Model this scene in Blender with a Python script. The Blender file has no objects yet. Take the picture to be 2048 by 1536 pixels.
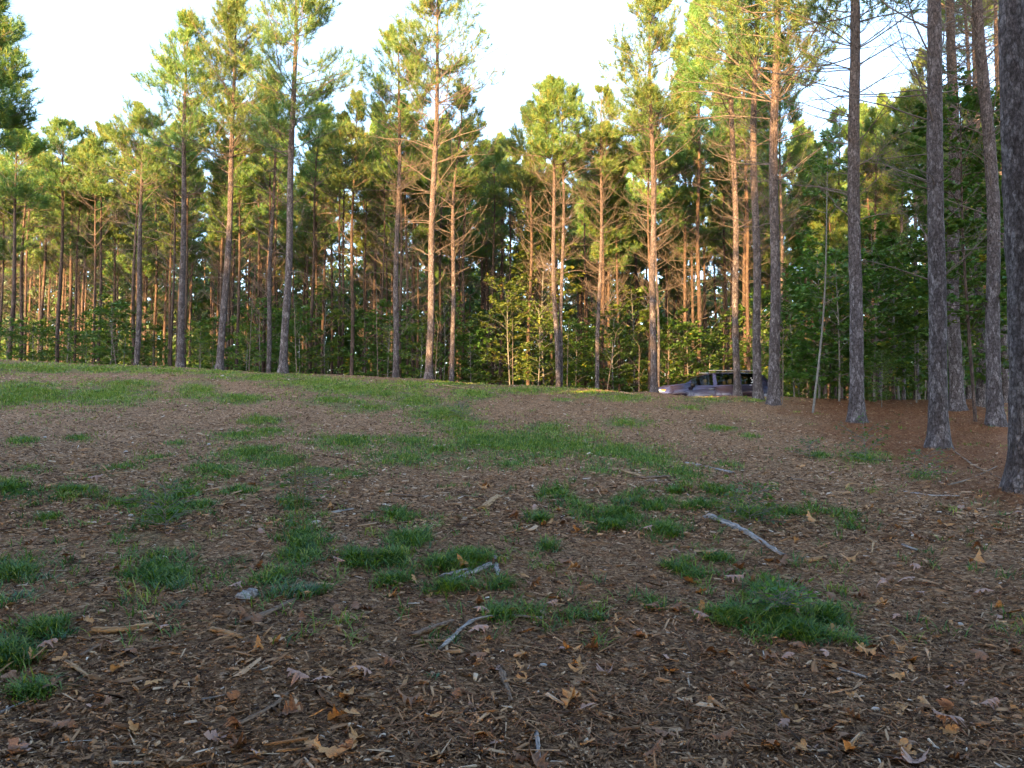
import bpy, math
import numpy as np
from math import radians as R

# ------------------------------------------------------------------ camera, sky, sun
sc = bpy.context.scene
COL = sc.collection
PITCH = 3.4
F = 1536.0                     # focal length in pixels of the 2048 px wide photograph
EYE = 1.5
cam_d = bpy.data.cameras.new('camera'); cam = bpy.data.objects.new('camera', cam_d); COL.objects.link(cam)
cam.location = (0, 0, EYE); cam.rotation_euler = (R(90 + PITCH), 0, 0)
cam_d.sensor_width = 36; cam_d.lens = 27; cam_d.clip_start = 0.05; cam_d.clip_end = 3000
sc.camera = cam

SUN_EL, SUN_AZ = 11.5, 207.0     # azimuth clockwise from +Y; low sun behind the viewer, to the left
w = bpy.data.worlds.new('World'); sc.world = w; w.use_nodes = True
nt = w.node_tree; nt.nodes.clear()
wo = nt.nodes.new('ShaderNodeOutputWorld'); bg = nt.nodes.new('ShaderNodeBackground')
sky = nt.nodes.new('ShaderNodeTexSky'); sky.sky_type = 'NISHITA'; sky.sun_disc = False
sky.sun_elevation = R(SUN_EL); sky.sun_rotation = R(SUN_AZ); sky.air_density = 1.0; sky.dust_density = 1.5; sky.ozone_density = 1.0
hs = nt.nodes.new('ShaderNodeHueSaturation'); hs.inputs['Saturation'].default_value = 0.9
bg.inputs['Strength'].default_value = 0.15
nt.links.new(sky.outputs[0], hs.inputs['Color']); tn = nt.nodes.new('ShaderNodeMix'); tn.data_type = 'RGBA'; tn.blend_type = 'MULTIPLY'; tn.inputs[0].default_value = 1; tn.inputs[7].default_value = (.88, .95, 1.07, 1)
nt.links.new(hs.outputs[0], tn.inputs[6]); nt.links.new(tn.outputs[2], bg.inputs[0]); nt.links.new(bg.outputs[0], wo.inputs[0])

sd = bpy.data.lights.new('sun', 'SUN'); sun = bpy.data.objects.new('sun', sd); COL.objects.link(sun)
sd.energy = 4.3; sd.angle = R(0.6); sd.color = (1.0, 0.62, 0.25)
sun.rotation_euler = (R(90 - SUN_EL), 0, R(180 - SUN_AZ) + math.pi)
from mathutils import Vector
sdir = Vector((math.sin(R(SUN_AZ)) * math.cos(R(SUN_EL)), math.cos(R(SUN_AZ)) * math.cos(R(SUN_EL)), math.sin(R(SUN_EL))))
sun.rotation_euler = sdir.to_track_quat('Z', 'Y').to_euler()

sc.view_settings.view_transform = 'Standard'; sc.view_settings.look = 'None'
sc.view_settings.gamma = 1; sc.view_settings.exposure = 2.7; sc.view_settings.use_curve_mapping = False
sc.render.engine = 'CYCLES'
try:
    sc.cycles.max_bounces = 5; sc.cycles.diffuse_bounces = 3; sc.cycles.transparent_max_bounces = 6
    sc.cycles.sample_clamp_indirect = 4
except Exception: pass

# ------------------------------------------------------------------ terrain and projection
CX = np.array([-80, -50, -30, -18, -11.8, -7.45, -3.06, 1.34, 4.85, 8.4, 11, 18, 40, 80.])
CZ = np.array([4.8, 4.6, 4.3, 4.01, 3.68, 3.50, 3.24, 3.03, 2.72, 2.62, 2.58, 2.5, 2.4, 2.4])
GT = np.array([-3, -.4, 0, .315, .474, .611, .76, 1.0, 1.5])
GV = np.array([-.45, -.16, 0, .29, .42, .60, .79, 1.02, 1.02])
MOUND = [((px - 1024) / 1536. * Yd, Yd) for px, Yd in [(1714, 16.5), (1877, 12.8), (2050, 8.6), (1914, 19.5), (1992, 16), (1547, 20.5), (1516, 23), (1475, 25), (1308, 26), (857, 27), (566, 25)]]
def smooth(a, b, t):
    t = np.clip((t - a) / (b - a), 0, 1); return t * t * (3 - 2 * t)
def h(x, y, fine=True):
    x = np.asarray(x, float); y = np.asarray(y, float)
    zc = sum(np.interp(x + d, CX, CZ) for d in (-2.5, -1.2, 0, 1.2, 2.5)) / 5
    t = y / 27.0
    g = sum(np.interp(t + d, GT, GV) for d in (-.06, -.03, 0, .03, .06)) / 5
    g = g - 0.012 * smooth(.93, 1.0, t)
    z = zc * g
    drop = 1.0 - 0.55 * smooth(12, 18, x)
    z = z - drop * 0.68 * smooth(27.2, 30.5, y)
    z = z - 0.004 * np.clip(y - 40, 0, 1000)
    for tx, ty in MOUND: z = z + .09 * np.exp(-((x - tx) ** 2 + (y - ty) ** 2) / .45)
    if fine:
        m = smooth(1.5, 4, np.abs(y) + np.abs(x))
        z = z + m * (.045 * np.sin(x * .9 + .5 * np.sin(y * .7)) * np.sin(y * .75 + 1.3) + .02 * np.sin(x * 2.3 + y * 1.1) * np.sin(y * 1.9 - x * .6)
                 + .008 * np.sin(x * 6.1 + 2 * np.sin(y * 2)) * np.sin(y * 5.3 + 1.1 * np.sin(x * 3)))
        # trodden wheel tracks and the heap of chips near the crest
        z = z + .10 * np.exp(-((x - 4.2) / 2.6) ** 2 - ((y - 21.5) / 1.0) ** 2)
    return z
cp, sp = math.cos(R(PITCH)), math.sin(R(PITCH))
def ray(px, py):
    a = (np.asarray(px, float) - 1024) / F; b = (768 - np.asarray(py, float)) / F
    return a, cp - b * sp, sp + b * cp           # x, y, z of the direction
def at(px, py, Y):
    x, y, z = ray(px, py); return x / y * Y, Y, EYE + z / y * Y
def hit(px, py):
    x, y, z = ray(px, py); kx, kz = x / y, z / y
    lo = np.full(np.shape(kx), 1.2); hi = np.full(np.shape(kx), 27.0)
    for _ in range(32):
        m = (lo + hi) / 2; above = EYE + kz * m - h(kx * m, m) > 0
        lo = np.where(above, m, lo); hi = np.where(above, hi, m)
    Y = (lo + hi) / 2
    return kx * Y, Y

# ------------------------------------------------------------------ mesh helpers
def mesh(name, V, faces, mat, smooth_=False, rnd=None, attrs=None):
    """faces: list of int arrays (m,k); rnd: per-face value"""
    me = bpy.data.meshes.new(name)
    V = np.ascontiguousarray(V, dtype=np.float32)
    me.vertices.add(len(V)); me.vertices.foreach_set('co', V.ravel())
    faces = [np.asarray(f) for f in faces if len(f)]
    nl = sum(f.size for f in faces); npoly = sum(len(f) for f in faces)
    me.loops.add(nl); me.loops.foreach_set('vertex_index', np.concatenate([f.ravel() for f in faces]).astype(np.int32))
    me.polygons.add(npoly)
    sizes = np.concatenate([np.full(len(f), f.shape[1]) for f in faces])
    me.polygons.foreach_set('loop_start', np.concatenate([[0], np.cumsum(sizes)[:-1]]).astype(np.int32))
    if smooth_: me.polygons.foreach_set('use_smooth', np.ones(npoly, bool))
    me.update(calc_edges=True)
    if rnd is not None:
        a = me.attributes.new('rnd', 'FLOAT', 'FACE'); a.data.foreach_set('value', np.asarray(rnd, np.float32))
    if attrs:
        for k, v in attrs.items():
            a = me.attributes.new(k, 'FLOAT', 'POINT'); a.data.foreach_set('value', np.asarray(v, np.float32))
    for m in (mat if isinstance(mat, (list, tuple)) else [mat]): me.materials.append(m)
    return me
def obj(name, me, parent=None, loc=None, rot=None, scale=None):
    o = bpy.data.objects.new(name, me); COL.objects.link(o)
    if parent is not None: o.parent = parent
    if loc is not None: o.location = loc
    if rot is not None: o.rotation_euler = rot
    if scale is not None: o.scale = scale
    return o
def tag(o, label=None, cat=None, group=None, kind=None):
    if label: o['label'] = label
    if cat: o['category'] = cat
    if group: o['group'] = group
    if kind: o['kind'] = kind
    return o
def empty(name, loc, label=None, cat=None, group=None, rz=0):
    o = bpy.data.objects.new(name, None); COL.objects.link(o); o.location = loc; o.rotation_euler = (0, 0, rz)
    o.empty_display_size = .3
    return tag(o, label, cat, group)

def unit(v): return v / np.maximum(np.linalg.norm(v, axis=-1, keepdims=True), 1e-9)
def tubes(P, Rr, S):
    """P (N,K,3) polylines, Rr (N,K) radii -> verts, quads"""
    N, K, _ = P.shape
    T = np.gradient(P, axis=1); T = unit(T)
    mean = unit(P[:, -1] - P[:, 0])
    ref = np.where(np.abs(mean[:, 2:3]) > .85, np.array([[1., 0, 0]]), np.array([[0, 0, 1.]]))[:, None, :]
    U = unit(np.cross(T, np.broadcast_to(ref, T.shape))); W = np.cross(T, U)
    a = np.arange(S) / S * 2 * np.pi
    V = P[:, :, None, :] + Rr[:, :, None, None] * (U[:, :, None, :] * np.cos(a)[None, None, :, None] + W[:, :, None, :] * np.sin(a)[None, None, :, None])
    idx = np.arange(N * K * S).reshape(N, K, S)
    A = idx[:, :-1, :]; B = np.roll(A, -1, axis=2); C = idx[:, 1:, :]; D = np.roll(C, -1, axis=2)
    Q = np.stack([A, B, D, C], -1).reshape(-1, 4)
    return V.reshape(-1, 3), Q
def merge(parts):
    Vs, Fs, off = [], [], 0
    for V, Q in parts:
        Vs.append(V); Fs.append(Q + off); off += len(V)
    return np.concatenate(Vs), Fs

# ------------------------------------------------------------------ materials
def new_mat(name):
    m = bpy.data.materials.new(name); m.use_nodes = True; m.node_tree.nodes.clear()
    return m, m.node_tree
def N_(nt, typ, **kw):
    n = nt.nodes.new(typ)
    for k, v in kw.items():
        if k.startswith('i_'): n.inputs[k[2:].replace('_', ' ')].default_value = v
        else: setattr(n, k, v)
    return n
def ramp(nt, fac, stops, interp='LINEAR'):
    r = nt.nodes.new('ShaderNodeValToRGB'); r.color_ramp.interpolation = interp
    els = r.color_ramp.elements
    while len(els) < len(stops): els.new(.5)
    for e, (p, c) in zip(els, stops): e.position = p; e.color = (*c, 1)
    nt.links.new(fac, r.inputs[0]); return r.outputs[0]
def mixc(nt, fac, a, b, mode='MIX'):
    n = nt.nodes.new('ShaderNodeMix'); n.data_type = 'RGBA'; n.blend_type = mode
    for sock, v in ((0, fac), (6, a), (7, b)):
        if isinstance(v, (int, float)): n.inputs[sock].default_value = v
        elif isinstance(v, tuple): n.inputs[sock].default_value = (*v, 1)
        else: nt.links.new(v, n.inputs[sock])
    return n.outputs[2]
def math_(nt, op, a, b=None, clamp=False):
    n = nt.nodes.new('ShaderNodeMath'); n.operation = op; n.use_clamp = clamp
    for i, v in enumerate((a, b)):
        if v is None: continue
        if isinstance(v, (int, float)): n.inputs[i].default_value = v
        else: nt.links.new(v, n.inputs[i])
    return n.outputs[0]
def leafy(name, stops, trans=.35, hue=.03, val=.35, rough=.6, gloss=.04, tint=(1, 1, .55)):
    """foliage: per-leaf colour from 'rnd', per-object shift, diffuse + translucent"""
    m, nt = new_mat(name)
    at_ = N_(nt, 'ShaderNodeAttribute', attribute_name='rnd')
    c = ramp(nt, at_.outputs['Fac'], stops)
    oi = nt.nodes.new('ShaderNodeObjectInfo')
    hsn = nt.nodes.new('ShaderNodeHueSaturation'); hsn.inputs['Saturation'].default_value = 1.1 if name == 'wood_chips' else 1.0; nt.links.new(c, hsn.inputs['Color'])
    nt.links.new(math_(nt, 'ADD', math_(nt, 'MULTIPLY', oi.outputs['Random'], hue), .5 - hue / 2), hsn.inputs['Hue'])
    nt.links.new(math_(nt, 'ADD', math_(nt, 'MULTIPLY', oi.outputs['Random'], val), 1 - val / 2), hsn.inputs['Value'])
    d = nt.nodes.new('ShaderNodeBsdfDiffuse'); t = nt.nodes.new('ShaderNodeBsdfTranslucent'); g = N_(nt, 'ShaderNodeBsdfGlossy'); g.inputs['Roughness'].default_value = rough
    tc = mixc(nt, 1.0, hsn.outputs[0], tint, 'MULTIPLY')
    nt.links.new(hsn.outputs[0], d.inputs[0]); nt.links.new(tc, t.inputs[0]); g.inputs[0].default_value = (.8, .85, .9, 1)
    mx = nt.nodes.new('ShaderNodeMixShader'); mx.inputs[0].default_value = trans
    nt.links.new(d.outputs[0], mx.inputs[1]); nt.links.new(t.outputs[0], mx.inputs[2])
    mg = nt.nodes.new('ShaderNodeMixShader'); mg.inputs[0].default_value = gloss
    nt.links.new(mx.outputs[0], mg.inputs[1]); nt.links.new(g.outputs[0], mg.inputs[2])
    o = nt.nodes.new('ShaderNodeOutputMaterial'); nt.links.new(mg.outputs[0], o.inputs[0])
    return m
M = {}
M['needles'] = leafy('pine_needles', [(0, (.075, .165, .050)), (.4, (.135, .25, .05)), (.8, (.28, .335, .045)), (.95, (.42, .33, .05)), (1, (.42, .25, .08))], trans=.36, hue=.045, val=.3, gloss=.05)
M['needles_brown'] = leafy('dry_needles', [(0, (.16, .10, .04)), (1, (.30, .20, .08))], trans=.3)
M['leaf_green'] = leafy('broad_leaves', [(0, (.045, .125, .022)), (.5, (.10, .20, .03)), (.88, (.20, .28, .035)), (1, (.40, .32, .03))], trans=.42, hue=.03, val=.3, gloss=.05, rough=.5)
M['leaf_yellow'] = leafy('turning_leaves', [(0, (.085, .17, .03)), (.6, (.18, .25, .035)), (1, (.42, .32, .04))], trans=.45, hue=.04, val=.3)
M['grass'] = leafy('grass_blades', [(0, (.03, .11, .020)), (.5, (.15, .27, .030)), (.88, (.38, .43, .055)), (1, (.42, .33, .13))], trans=.3, hue=0, val=0, gloss=.05, rough=.45)
M['tuft'] = leafy('tuft_blades', [(0, (.018, .09, .028)), (.55, (.065, .19, .034)), (.975, (.22, .36, .06)), (1, (.42, .30, .15))], trans=.3, hue=.02, val=.2, gloss=.07, rough=.4)
M['chips'] = leafy('wood_chips', [(0, (.028, .013, .007)), (.3, (.12, .064, .034)), (.55, (.31, .178, .10)), (.80, (.48, .30, .18)), (.95, (.60, .44, .31)), (1, (.72, .64, .56))], trans=.0, hue=0, val=0, gloss=.03, tint=(1, 1, 1))
M['straw'] = leafy('pine_straw', [(0, (.14, .050, .022)), (.5, (.29, .12, .05)), (1, (.46, .27, .14))], trans=.0, hue=0, val=0, gloss=.03, tint=(1, 1, 1))
def oakmat(name, a, b):
    m, nt = new_mat(name)
    tc = nt.nodes.new('ShaderNodeTexCoord'); n = N_(nt, 'ShaderNodeTexNoise'); n.inputs['Scale'].default_value = 30; nt.links.new(tc.outputs['Object'], n.inputs['Vector'])
    c = ramp(nt, n.outputs['Fac'], [(.3, a), (.75, b)])
    p = nt.nodes.new('ShaderNodeBsdfPrincipled'); p.inputs['Roughness'].default_value = .7; nt.links.new(c, p.inputs['Base Color'])
    o = nt.nodes.new('ShaderNodeOutputMaterial'); nt.links.new(p.outputs[0], o.inputs[0]); return m
M['oak_tan'] = oakmat('tan_oak_leaf', (.40, .185, .06), (.64, .35, .14))
M['oak_pink'] = oakmat('pinkish_oak_leaf', (.34, .19, .14), (.54, .35, .28))
M['oak_brown'] = oakmat('brown_oak_leaf', (.15, .065, .035), (.34, .17, .08))

def bark(name, lo, mid, hi, orange, sxy, sz, bump=.6, crack=(.035, .024, .020)):
    m, nt = new_mat(name)
    tc = nt.nodes.new('ShaderNodeTexCoord'); mp = nt.nodes.new('ShaderNodeMapping'); mp.inputs['Scale'].default_value = (sxy, sxy, sz)
    nt.links.new(tc.outputs['Object'], mp.inputs['Vector'])
    nz = N_(nt, 'ShaderNodeTexNoise'); nz.inputs['Scale'].default_value = 1.1; nz.inputs['Detail'].default_value = 5; nz.inputs['Roughness'].default_value = .7; nt.links.new(mp.outputs[0], nz.inputs['Vector'])
    add = nt.nodes.new('ShaderNodeMix'); add.data_type = 'VECTOR'; add.inputs[0].default_value = .5
    nt.links.new(mp.outputs[0], add.inputs[4]); nt.links.new(nz.outputs['Color'], add.inputs[5])
    v = N_(nt, 'ShaderNodeTexVoronoi', feature='DISTANCE_TO_EDGE'); v.inputs['Scale'].default_value = 1; nt.links.new(add.outputs[1], v.inputs['Vector'])
    v2 = N_(nt, 'ShaderNodeTexVoronoi'); v2.inputs['Scale'].default_value = 1; nt.links.new(add.outputs[1], v2.inputs['Vector'])
    sep = nt.nodes.new('ShaderNodeSeparateColor'); nt.links.new(v2.outputs['Color'], sep.inputs[0])
    plate = ramp(nt, sep.outputs[0], [(0, lo), (.5, mid), (1, hi)])
    # smoother orange bark higher up
    sepz = nt.nodes.new('ShaderNodeSeparateXYZ'); nt.links.new(tc.outputs['Object'], sepz.inputs[0])
    up = math_(nt, 'MULTIPLY', math_(nt, 'SUBTRACT', sepz.outputs[2], 2.5), .10, True)
    plate = mixc(nt, up, plate, orange)
    n2 = N_(nt, 'ShaderNodeTexNoise'); n2.inputs['Scale'].default_value = 24; n2.inputs['Detail'].default_value = 5; nt.links.new(tc.outputs['Object'], n2.inputs['Vector'])
    plate = mixc(nt, .7, plate, ramp(nt, n2.outputs['Fac'], [(.3, (.45, .43, .42)), (.5, (1, 1, 1)), (.72, (1.7, 1.68, 1.66))]), 'MULTIPLY')
    v3 = N_(nt, 'ShaderNodeTexVoronoi', feature='DISTANCE_TO_EDGE'); v3.inputs['Scale'].default_value = 2.3; nt.links.new(add.outputs[1], v3.inputs['Vector'])
    n4 = N_(nt, 'ShaderNodeTexNoise'); n4.inputs['Scale'].default_value = .9; n4.inputs['Detail'].default_value = 6; n4.inputs['Roughness'].default_value = .75; nt.links.new(mp.outputs[0], n4.inputs['Vector'])
    fur = ramp(nt, n4.outputs['Fac'], [(.38, (0, 0, 0)), (.52, (1, 1, 1))])
    e1 = ramp(nt, v.outputs['Distance'], [(.0, (0, 0, 0)), (.20, (1, 1, 1))])
    e3 = ramp(nt, v3.outputs['Distance'], [(.0, (.35, .35, .35)), (.12, (1, 1, 1))])
    e = mixc(nt, 1.0, mixc(nt, .55, e1, fur), e3, 'MULTIPLY')
    c = mixc(nt, e, crack, plate)
    p = nt.nodes.new('ShaderNodeBsdfPrincipled'); p.inputs['Roughness'].default_value = .85; p.inputs['Specular IOR Level'].default_value = .25
    nt.links.new(c, p.inputs['Base Color'])
    hgt = mixc(nt, .25, e, n2.outputs['Color'])
    b = nt.nodes.new('ShaderNodeBump'); b.inputs['Strength'].default_value = bump; b.inputs['Distance'].default_value = .02
    nt.links.new(hgt, b.inputs['Height']); nt.links.new(b.outputs[0], p.inputs['Normal'])
    o = nt.nodes.new('ShaderNodeOutputMaterial'); nt.links.new(p.outputs[0], o.inputs[0]); return m
M['bark'] = bark('pine_bark', (.125, .102, .103), (.20, .165, .166), (.34, .295, .295), (.26, .165, .115), 36, 13, bump=1.0)
M['bark_far'] = bark('far_pine_bark', (.085, .055, .044), (.12, .08, .064), (.17, .12, .10), (.20, .12, .075), 20, 6, .5)
M['bark_grey'] = bark('grey_smooth_bark', (.13, .12, .105), (.18, .165, .145), (.25, .235, .21), (.18, .16, .13), 10, 3, .2, crack=(.18, .17, .15))
def plain(name, col, rough=.6, metal=0, noise=.25, scale=12, spec=.4, coat=0):
    m, nt = new_mat(name)
    tc = nt.nodes.new('ShaderNodeTexCoord'); n = N_(nt, 'ShaderNodeTexNoise'); n.inputs['Scale'].default_value = scale; n.inputs['Detail'].default_value = 4
    nt.links.new(tc.outputs['Object'], n.inputs['Vector'])
    c = mixc(nt, 1.0, col, ramp(nt, n.outputs['Fac'], [(.25, (1 - noise,) * 3), (.75, (1 + noise,) * 3)]), 'MULTIPLY')
    p = nt.nodes.new('ShaderNodeBsdfPrincipled'); p.inputs['Roughness'].default_value = rough; p.inputs['Metallic'].default_value = metal
    p.inputs['Specular IOR Level'].default_value = spec; p.inputs['Coat Weight'].default_value = coat; p.inputs['Coat Roughness'].default_value = .03
    nt.links.new(c, p.inputs['Base Color'])
    o = nt.nodes.new('ShaderNodeOutputMaterial'); nt.links.new(p.outputs[0], o.inputs[0]); return m
M['twig'] = plain('dead_twig', (.17, .125, .10), .85, noise=.4, scale=9)
def wood(name, a, b, sx=60):
    m, nt = new_mat(name)
    tc = nt.nodes.new('ShaderNodeTexCoord'); mp = nt.nodes.new('ShaderNodeMapping'); mp.inputs['Scale'].default_value = (3, sx, sx)
    nt.links.new(tc.outputs['Object'], mp.inputs['Vector'])
    n = N_(nt, 'ShaderNodeTexNoise'); n.inputs['Scale'].default_value = 1.5; n.inputs['Detail'].default_value = 5; nt.links.new(mp.outputs[0], n.inputs['Vector'])
    c = ramp(nt, n.outputs['Fac'], [(.3, tuple(x * .35 for x in a)), (.45, a), (.7, b)])
    p = nt.nodes.new('ShaderNodeBsdfPrincipled'); p.inputs['Roughness'].default_value = .85; nt.links.new(c, p.inputs['Base Color'])
    bb = nt.nodes.new('ShaderNodeBump'); bb.inputs['Strength'].default_value = .7; bb.inputs['Distance'].default_value = .006
    nt.links.new(n.outputs['Fac'], bb.inputs['Height']); nt.links.new(bb.outputs[0], p.inputs['Normal'])
    o = nt.nodes.new('ShaderNodeOutputMaterial'); nt.links.new(p.outputs[0], o.inputs[0]); return m
M['wood_grey'] = wood('weathered_wood', (.26, .23, .22), (.50, .46, .45))
M['wood_tan'] = wood('fresh_wood', (.33, .19, .09), (.58, .38, .20))
M['wood_brown'] = wood('rotten_wood', (.16, .10, .065), (.34, .23, .16))
M['stone'] = plain('pale_stone', (.50, .46, .44), .8, noise=.25, scale=30)

def ground_mat():
    m, nt = new_mat('mulched_ground')
    geo = nt.nodes.new('ShaderNodeNewGeometry')
    def noise(scale, det=5, rough=.6, vec=None):
        n = N_(nt, 'ShaderNodeTexNoise'); n.inputs['Scale'].default_value = scale; n.inputs['Detail'].default_value = det; n.inputs['Roughness'].default_value = rough
        nt.links.new(vec or geo.outputs['Position'], n.inputs['Vector']); return n
    n1 = noise(26, 8, .8); n2 = noise(.5, 3); n3 = noise(9, 5, .7)
    v = N_(nt, 'ShaderNodeTexVoronoi'); v.inputs['Scale'].default_value = 45; nt.links.new(geo.outputs['Position'], v.inputs['Vector'])
    sv = nt.nodes.new('ShaderNodeSeparateColor'); nt.links.new(v.outputs['Color'], sv.inputs[0])
    chip = ramp(nt, sv.outputs[0], [(0, (.03, .015, .009)), (.35, (.15, .083, .048)), (.7, (.34, .20, .115)), (.93, (.58, .39, .24)), (1, (.64, .50, .37))])
    fine = ramp(nt, n1.outputs['Fac'], [(.38, (.022, .011, .007)), (.49, (.24, .138, .078)), (.62, (.60, .40, .25))])
    c = mixc(nt, .5, chip, fine)
    patch = ramp(nt, n3.outputs['Fac'], [(.3, (.7, .68, .66)), (.7, (1.25, 1.22, 1.2))]); c = mixc(nt, .8, c, patch, 'MULTIPLY')
    big = ramp(nt, n2.outputs['Fac'], [(.35, (.85, .83, .82)), (.65, (1.15, 1.12, 1.1))]); c = mixc(nt, .8, c, big, 'MULTIPLY')
    a = N_(nt, 'ShaderNodeAttribute', attribute_name='straw')
    st = ramp(nt, n1.outputs['Fac'], [(.36, (.05, .018, .009)), (.52, (.21, .08, .034)), (.66, (.40, .19, .09))])
    sm = math_(nt, 'MULTIPLY', a.outputs['Fac'], .85)
    c = mixc(nt, sm, c, st)
    gt = N_(nt, 'ShaderNodeAttribute', attribute_name='green')
    c = mixc(nt, math_(nt, 'MULTIPLY', gt.outputs['Fac'], .6), c, ramp(nt, n1.outputs['Fac'], [(.35, (.04, .075, .025)), (.65, (.12, .18, .05))]))
    hg = nt.nodes.new('ShaderNodeHueSaturation'); hg.inputs['Saturation'].default_value = 1.06; nt.links.new(c, hg.inputs['Color']); c = hg.outputs[0]
    p = nt.nodes.new('ShaderNodeBsdfPrincipled'); p.inputs['Roughness'].default_value = .9; p.inputs['Specular IOR Level'].default_value = .2
    nt.links.new(c, p.inputs['Base Color'])
    hh = math_(nt, 'ADD', n1.outputs['Fac'], math_(nt, 'MULTIPLY', sv.outputs[1], .6))
    b = nt.nodes.new('ShaderNodeBump'); b.inputs['Strength'].default_value = .8; b.inputs['Distance'].default_value = .02
    nt.links.new(hh, b.inputs['Height']); nt.links.new(b.outputs[0], p.inputs['Normal'])
    o = nt.nodes.new('ShaderNodeOutputMaterial'); nt.links.new(p.outputs[0], o.inputs[0]); return m
M['ground'] = ground_mat()

# ------------------------------------------------------------------ grass patches traced on the photograph: x, y, rx, ry
PATCH = np.array([float(v) for v in '''50 735 120 12 200 738 140 9 330 742 60 6 60 785 110 27 20 800 40 15 215 792 112 22 260 767 65 9 400 782 50 22 480 798 65 12 430 745 70 7 540 755 130 9
640 766 110 11 700 777 120 11 760 785 100 13 660 802 60 11 725 815 65 13 880 768 190 8 950 788 55 14 1060 780 110 8 1180 786 70 6 1250 796 60 8 830 802 60 18 880 827 70 26 930 852 60 24
965 882 62 30 1010 892 80 30 1080 890 90 33 1150 892 80 25 1230 907 85 26 1300 922 65 22 1360 947 60 20 1090 857 45 13 1250 845 55 11 700 885 95 17 820 882 50 16 800 917 80 16 885 907 60 23
905 932 50 12 520 842 50 11 480 872 60 10 545 863 45 8 500 907 85 20 430 940 70 20 560 922 60 16 630 945 60 12 250 934 28 10 155 877 24 9 45 882 26 12 20 980 42 22 150 982 62 20 215 945 25 10
310 917 28 8 355 888 18 7 370 992 55 26 335 1030 55 42 300 1080 55 38 320 1152 65 26 425 1062 48 12 400 1012 40 18 595 1010 38 22 600 1090 45 55 580 1168 72 24 35 1152 70 30 20 1200 50 25
20 1312 28 28 100 1265 50 20 60 1390 30 8 800 1035 45 15 820 1080 42 22 720 1122 42 16 785 1118 32 17 880 1132 42 15 940 1117 48 17 900 1172 42 10 1000 1170 30 8 780 1162 33 12 1110 987 45 15
1190 1012 68 24 1250 1022 68 30 1215 1052 48 17 1080 1040 38 10 1100 1092 28 12 1320 1022 68 26 1400 1012 58 22 1330 1060 45 16 1430 990 58 18 1500 1032 58 18 1580 1032 58 17 1640 1042 58 15
1700 1052 45 12 1550 1062 45 11 1370 1152 58 9 1350 1140 33 11 1440 1122 30 9 1540 1192 52 26 1460 1237 46 17 1560 1232 55 26 1650 1237 42 22 1600 1267 62 20 1310 1215 33 10 1665 1282 50 12
1000 1232 22 11 1060 1228 20 6 1150 1232 28 7 1200 1230 20 11 1640 912 30 8 1730 917 52 14 1850 952 30 9 1440 857 42 7 1500 872 22 5 1460 932 30 9 1420 800 60 7 1400 790 35 6 1510 800 50 5
1380 815 40 6 90 740 90 8 1130 800 30 4 60 935 40 7 700 950 40 8 1020 930 50 12 1200 945 40 9 1350 985 40 12 560 965 40 9 480 985 40 8 250 1010 30 8 100 1040 25 7'''.split()]).reshape(-1, 4)
def patchval(px, py):
    v = np.zeros(np.shape(px))
    for x, y, rx, ry in PATCH:
        d = ((px - x) / rx) ** 2 + ((py - y) / ry) ** 2
        v = np.maximum(v, np.clip(1.25 - d, 0, 1))
    return v
def project(x, y, z):
    dz = z - EYE; f = y * cp + dz * sp; u = -y * sp + dz * cp
    f = np.maximum(f, .05)
    return 1024 + F * x / f, 768 - F * u / f
def strawmask(x, y):
    edge = 2.6 + .28 * (25 - y) * smooth(3, 25, y) * 0 + np.interp(y, [0, 6, 9, 13, 17, 21, 26, 40], [4.2, 2.9, 2.4, 2.9, 3.8, 5.2, 7.5, 8])
    e2 = .5 * np.sin(y * 1.7) + .4 * np.sin(x * 2.1 + y)
    return np.maximum(smooth(-.9, 1.3, x - edge + e2 * .7), smooth(28, 30, y))

# ground sheet
def axis(segs):
    out = []
    for a, b, s in segs: out.append(np.arange(a, b, s))
    return np.unique(np.round(np.concatenate(out + [[segs[-1][1]]]), 4))
gx = axis([(-400, -60, 20), (-60, -20, 1.6), (-20, -6, .25), (-6, 6, .05), (6, 12, .1), (12, 24, .3), (24, 60, 1.6), (60, 400, 20)])
gy = axis([(-400, -60, 20), (-60, -4, 1.6), (-4, 1.6, .3), (1.6, 9, .05), (9, 18, .1), (18, 33, .15), (33, 60, 1), (60, 600, 20)])
X, Y = np.meshgrid(gx, gy)
Z = h(X, Y)
rg = np.random.default_rng(5)
def vnoise(x, y, seed):
    r = np.random.default_rng(seed); t = r.random((256, 256)); xi = np.floor(x).astype(int); yi = np.floor(y).astype(int); fx = x - xi; fy = y - yi
    fx = fx * fx * (3 - 2 * fx); fy = fy * fy * (3 - 2 * fy)
    g = lambda i, j: t[(xi + i) % 256, (yi + j) % 256]
    return (g(0, 0) * (1 - fx) + g(1, 0) * fx) * (1 - fy) + (g(0, 1) * (1 - fx) + g(1, 1) * fx) * fy
def micro(x, y): return .022 * (vnoise(x * 3.2, y * 3.2, 1) - .5) + .018 * (vnoise(x * 8, y * 8, 2) - .5) + .012 * (vnoise(x * 19, y * 19, 3) - .5)
Z = Z + micro(X, Y) * (smooth(-5, 2, Y) * (1 - smooth(30, 40, Y)))
gpx, gpy = project(X, Y, Z)
green = np.where((Y > 1.5) & (Y < 28.5), patchval(gpx, gpy), 0)
green = np.clip(green * 1.2, 0, 1) * smooth(4, 9, Y)
ny, nx = X.shape; idx = np.arange(ny * nx).reshape(ny, nx)
quads = np.stack([idx[:-1, :-1], idx[:-1, 1:], idx[1:, 1:], idx[1:, :-1]], -1).reshape(-1, 4)
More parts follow.
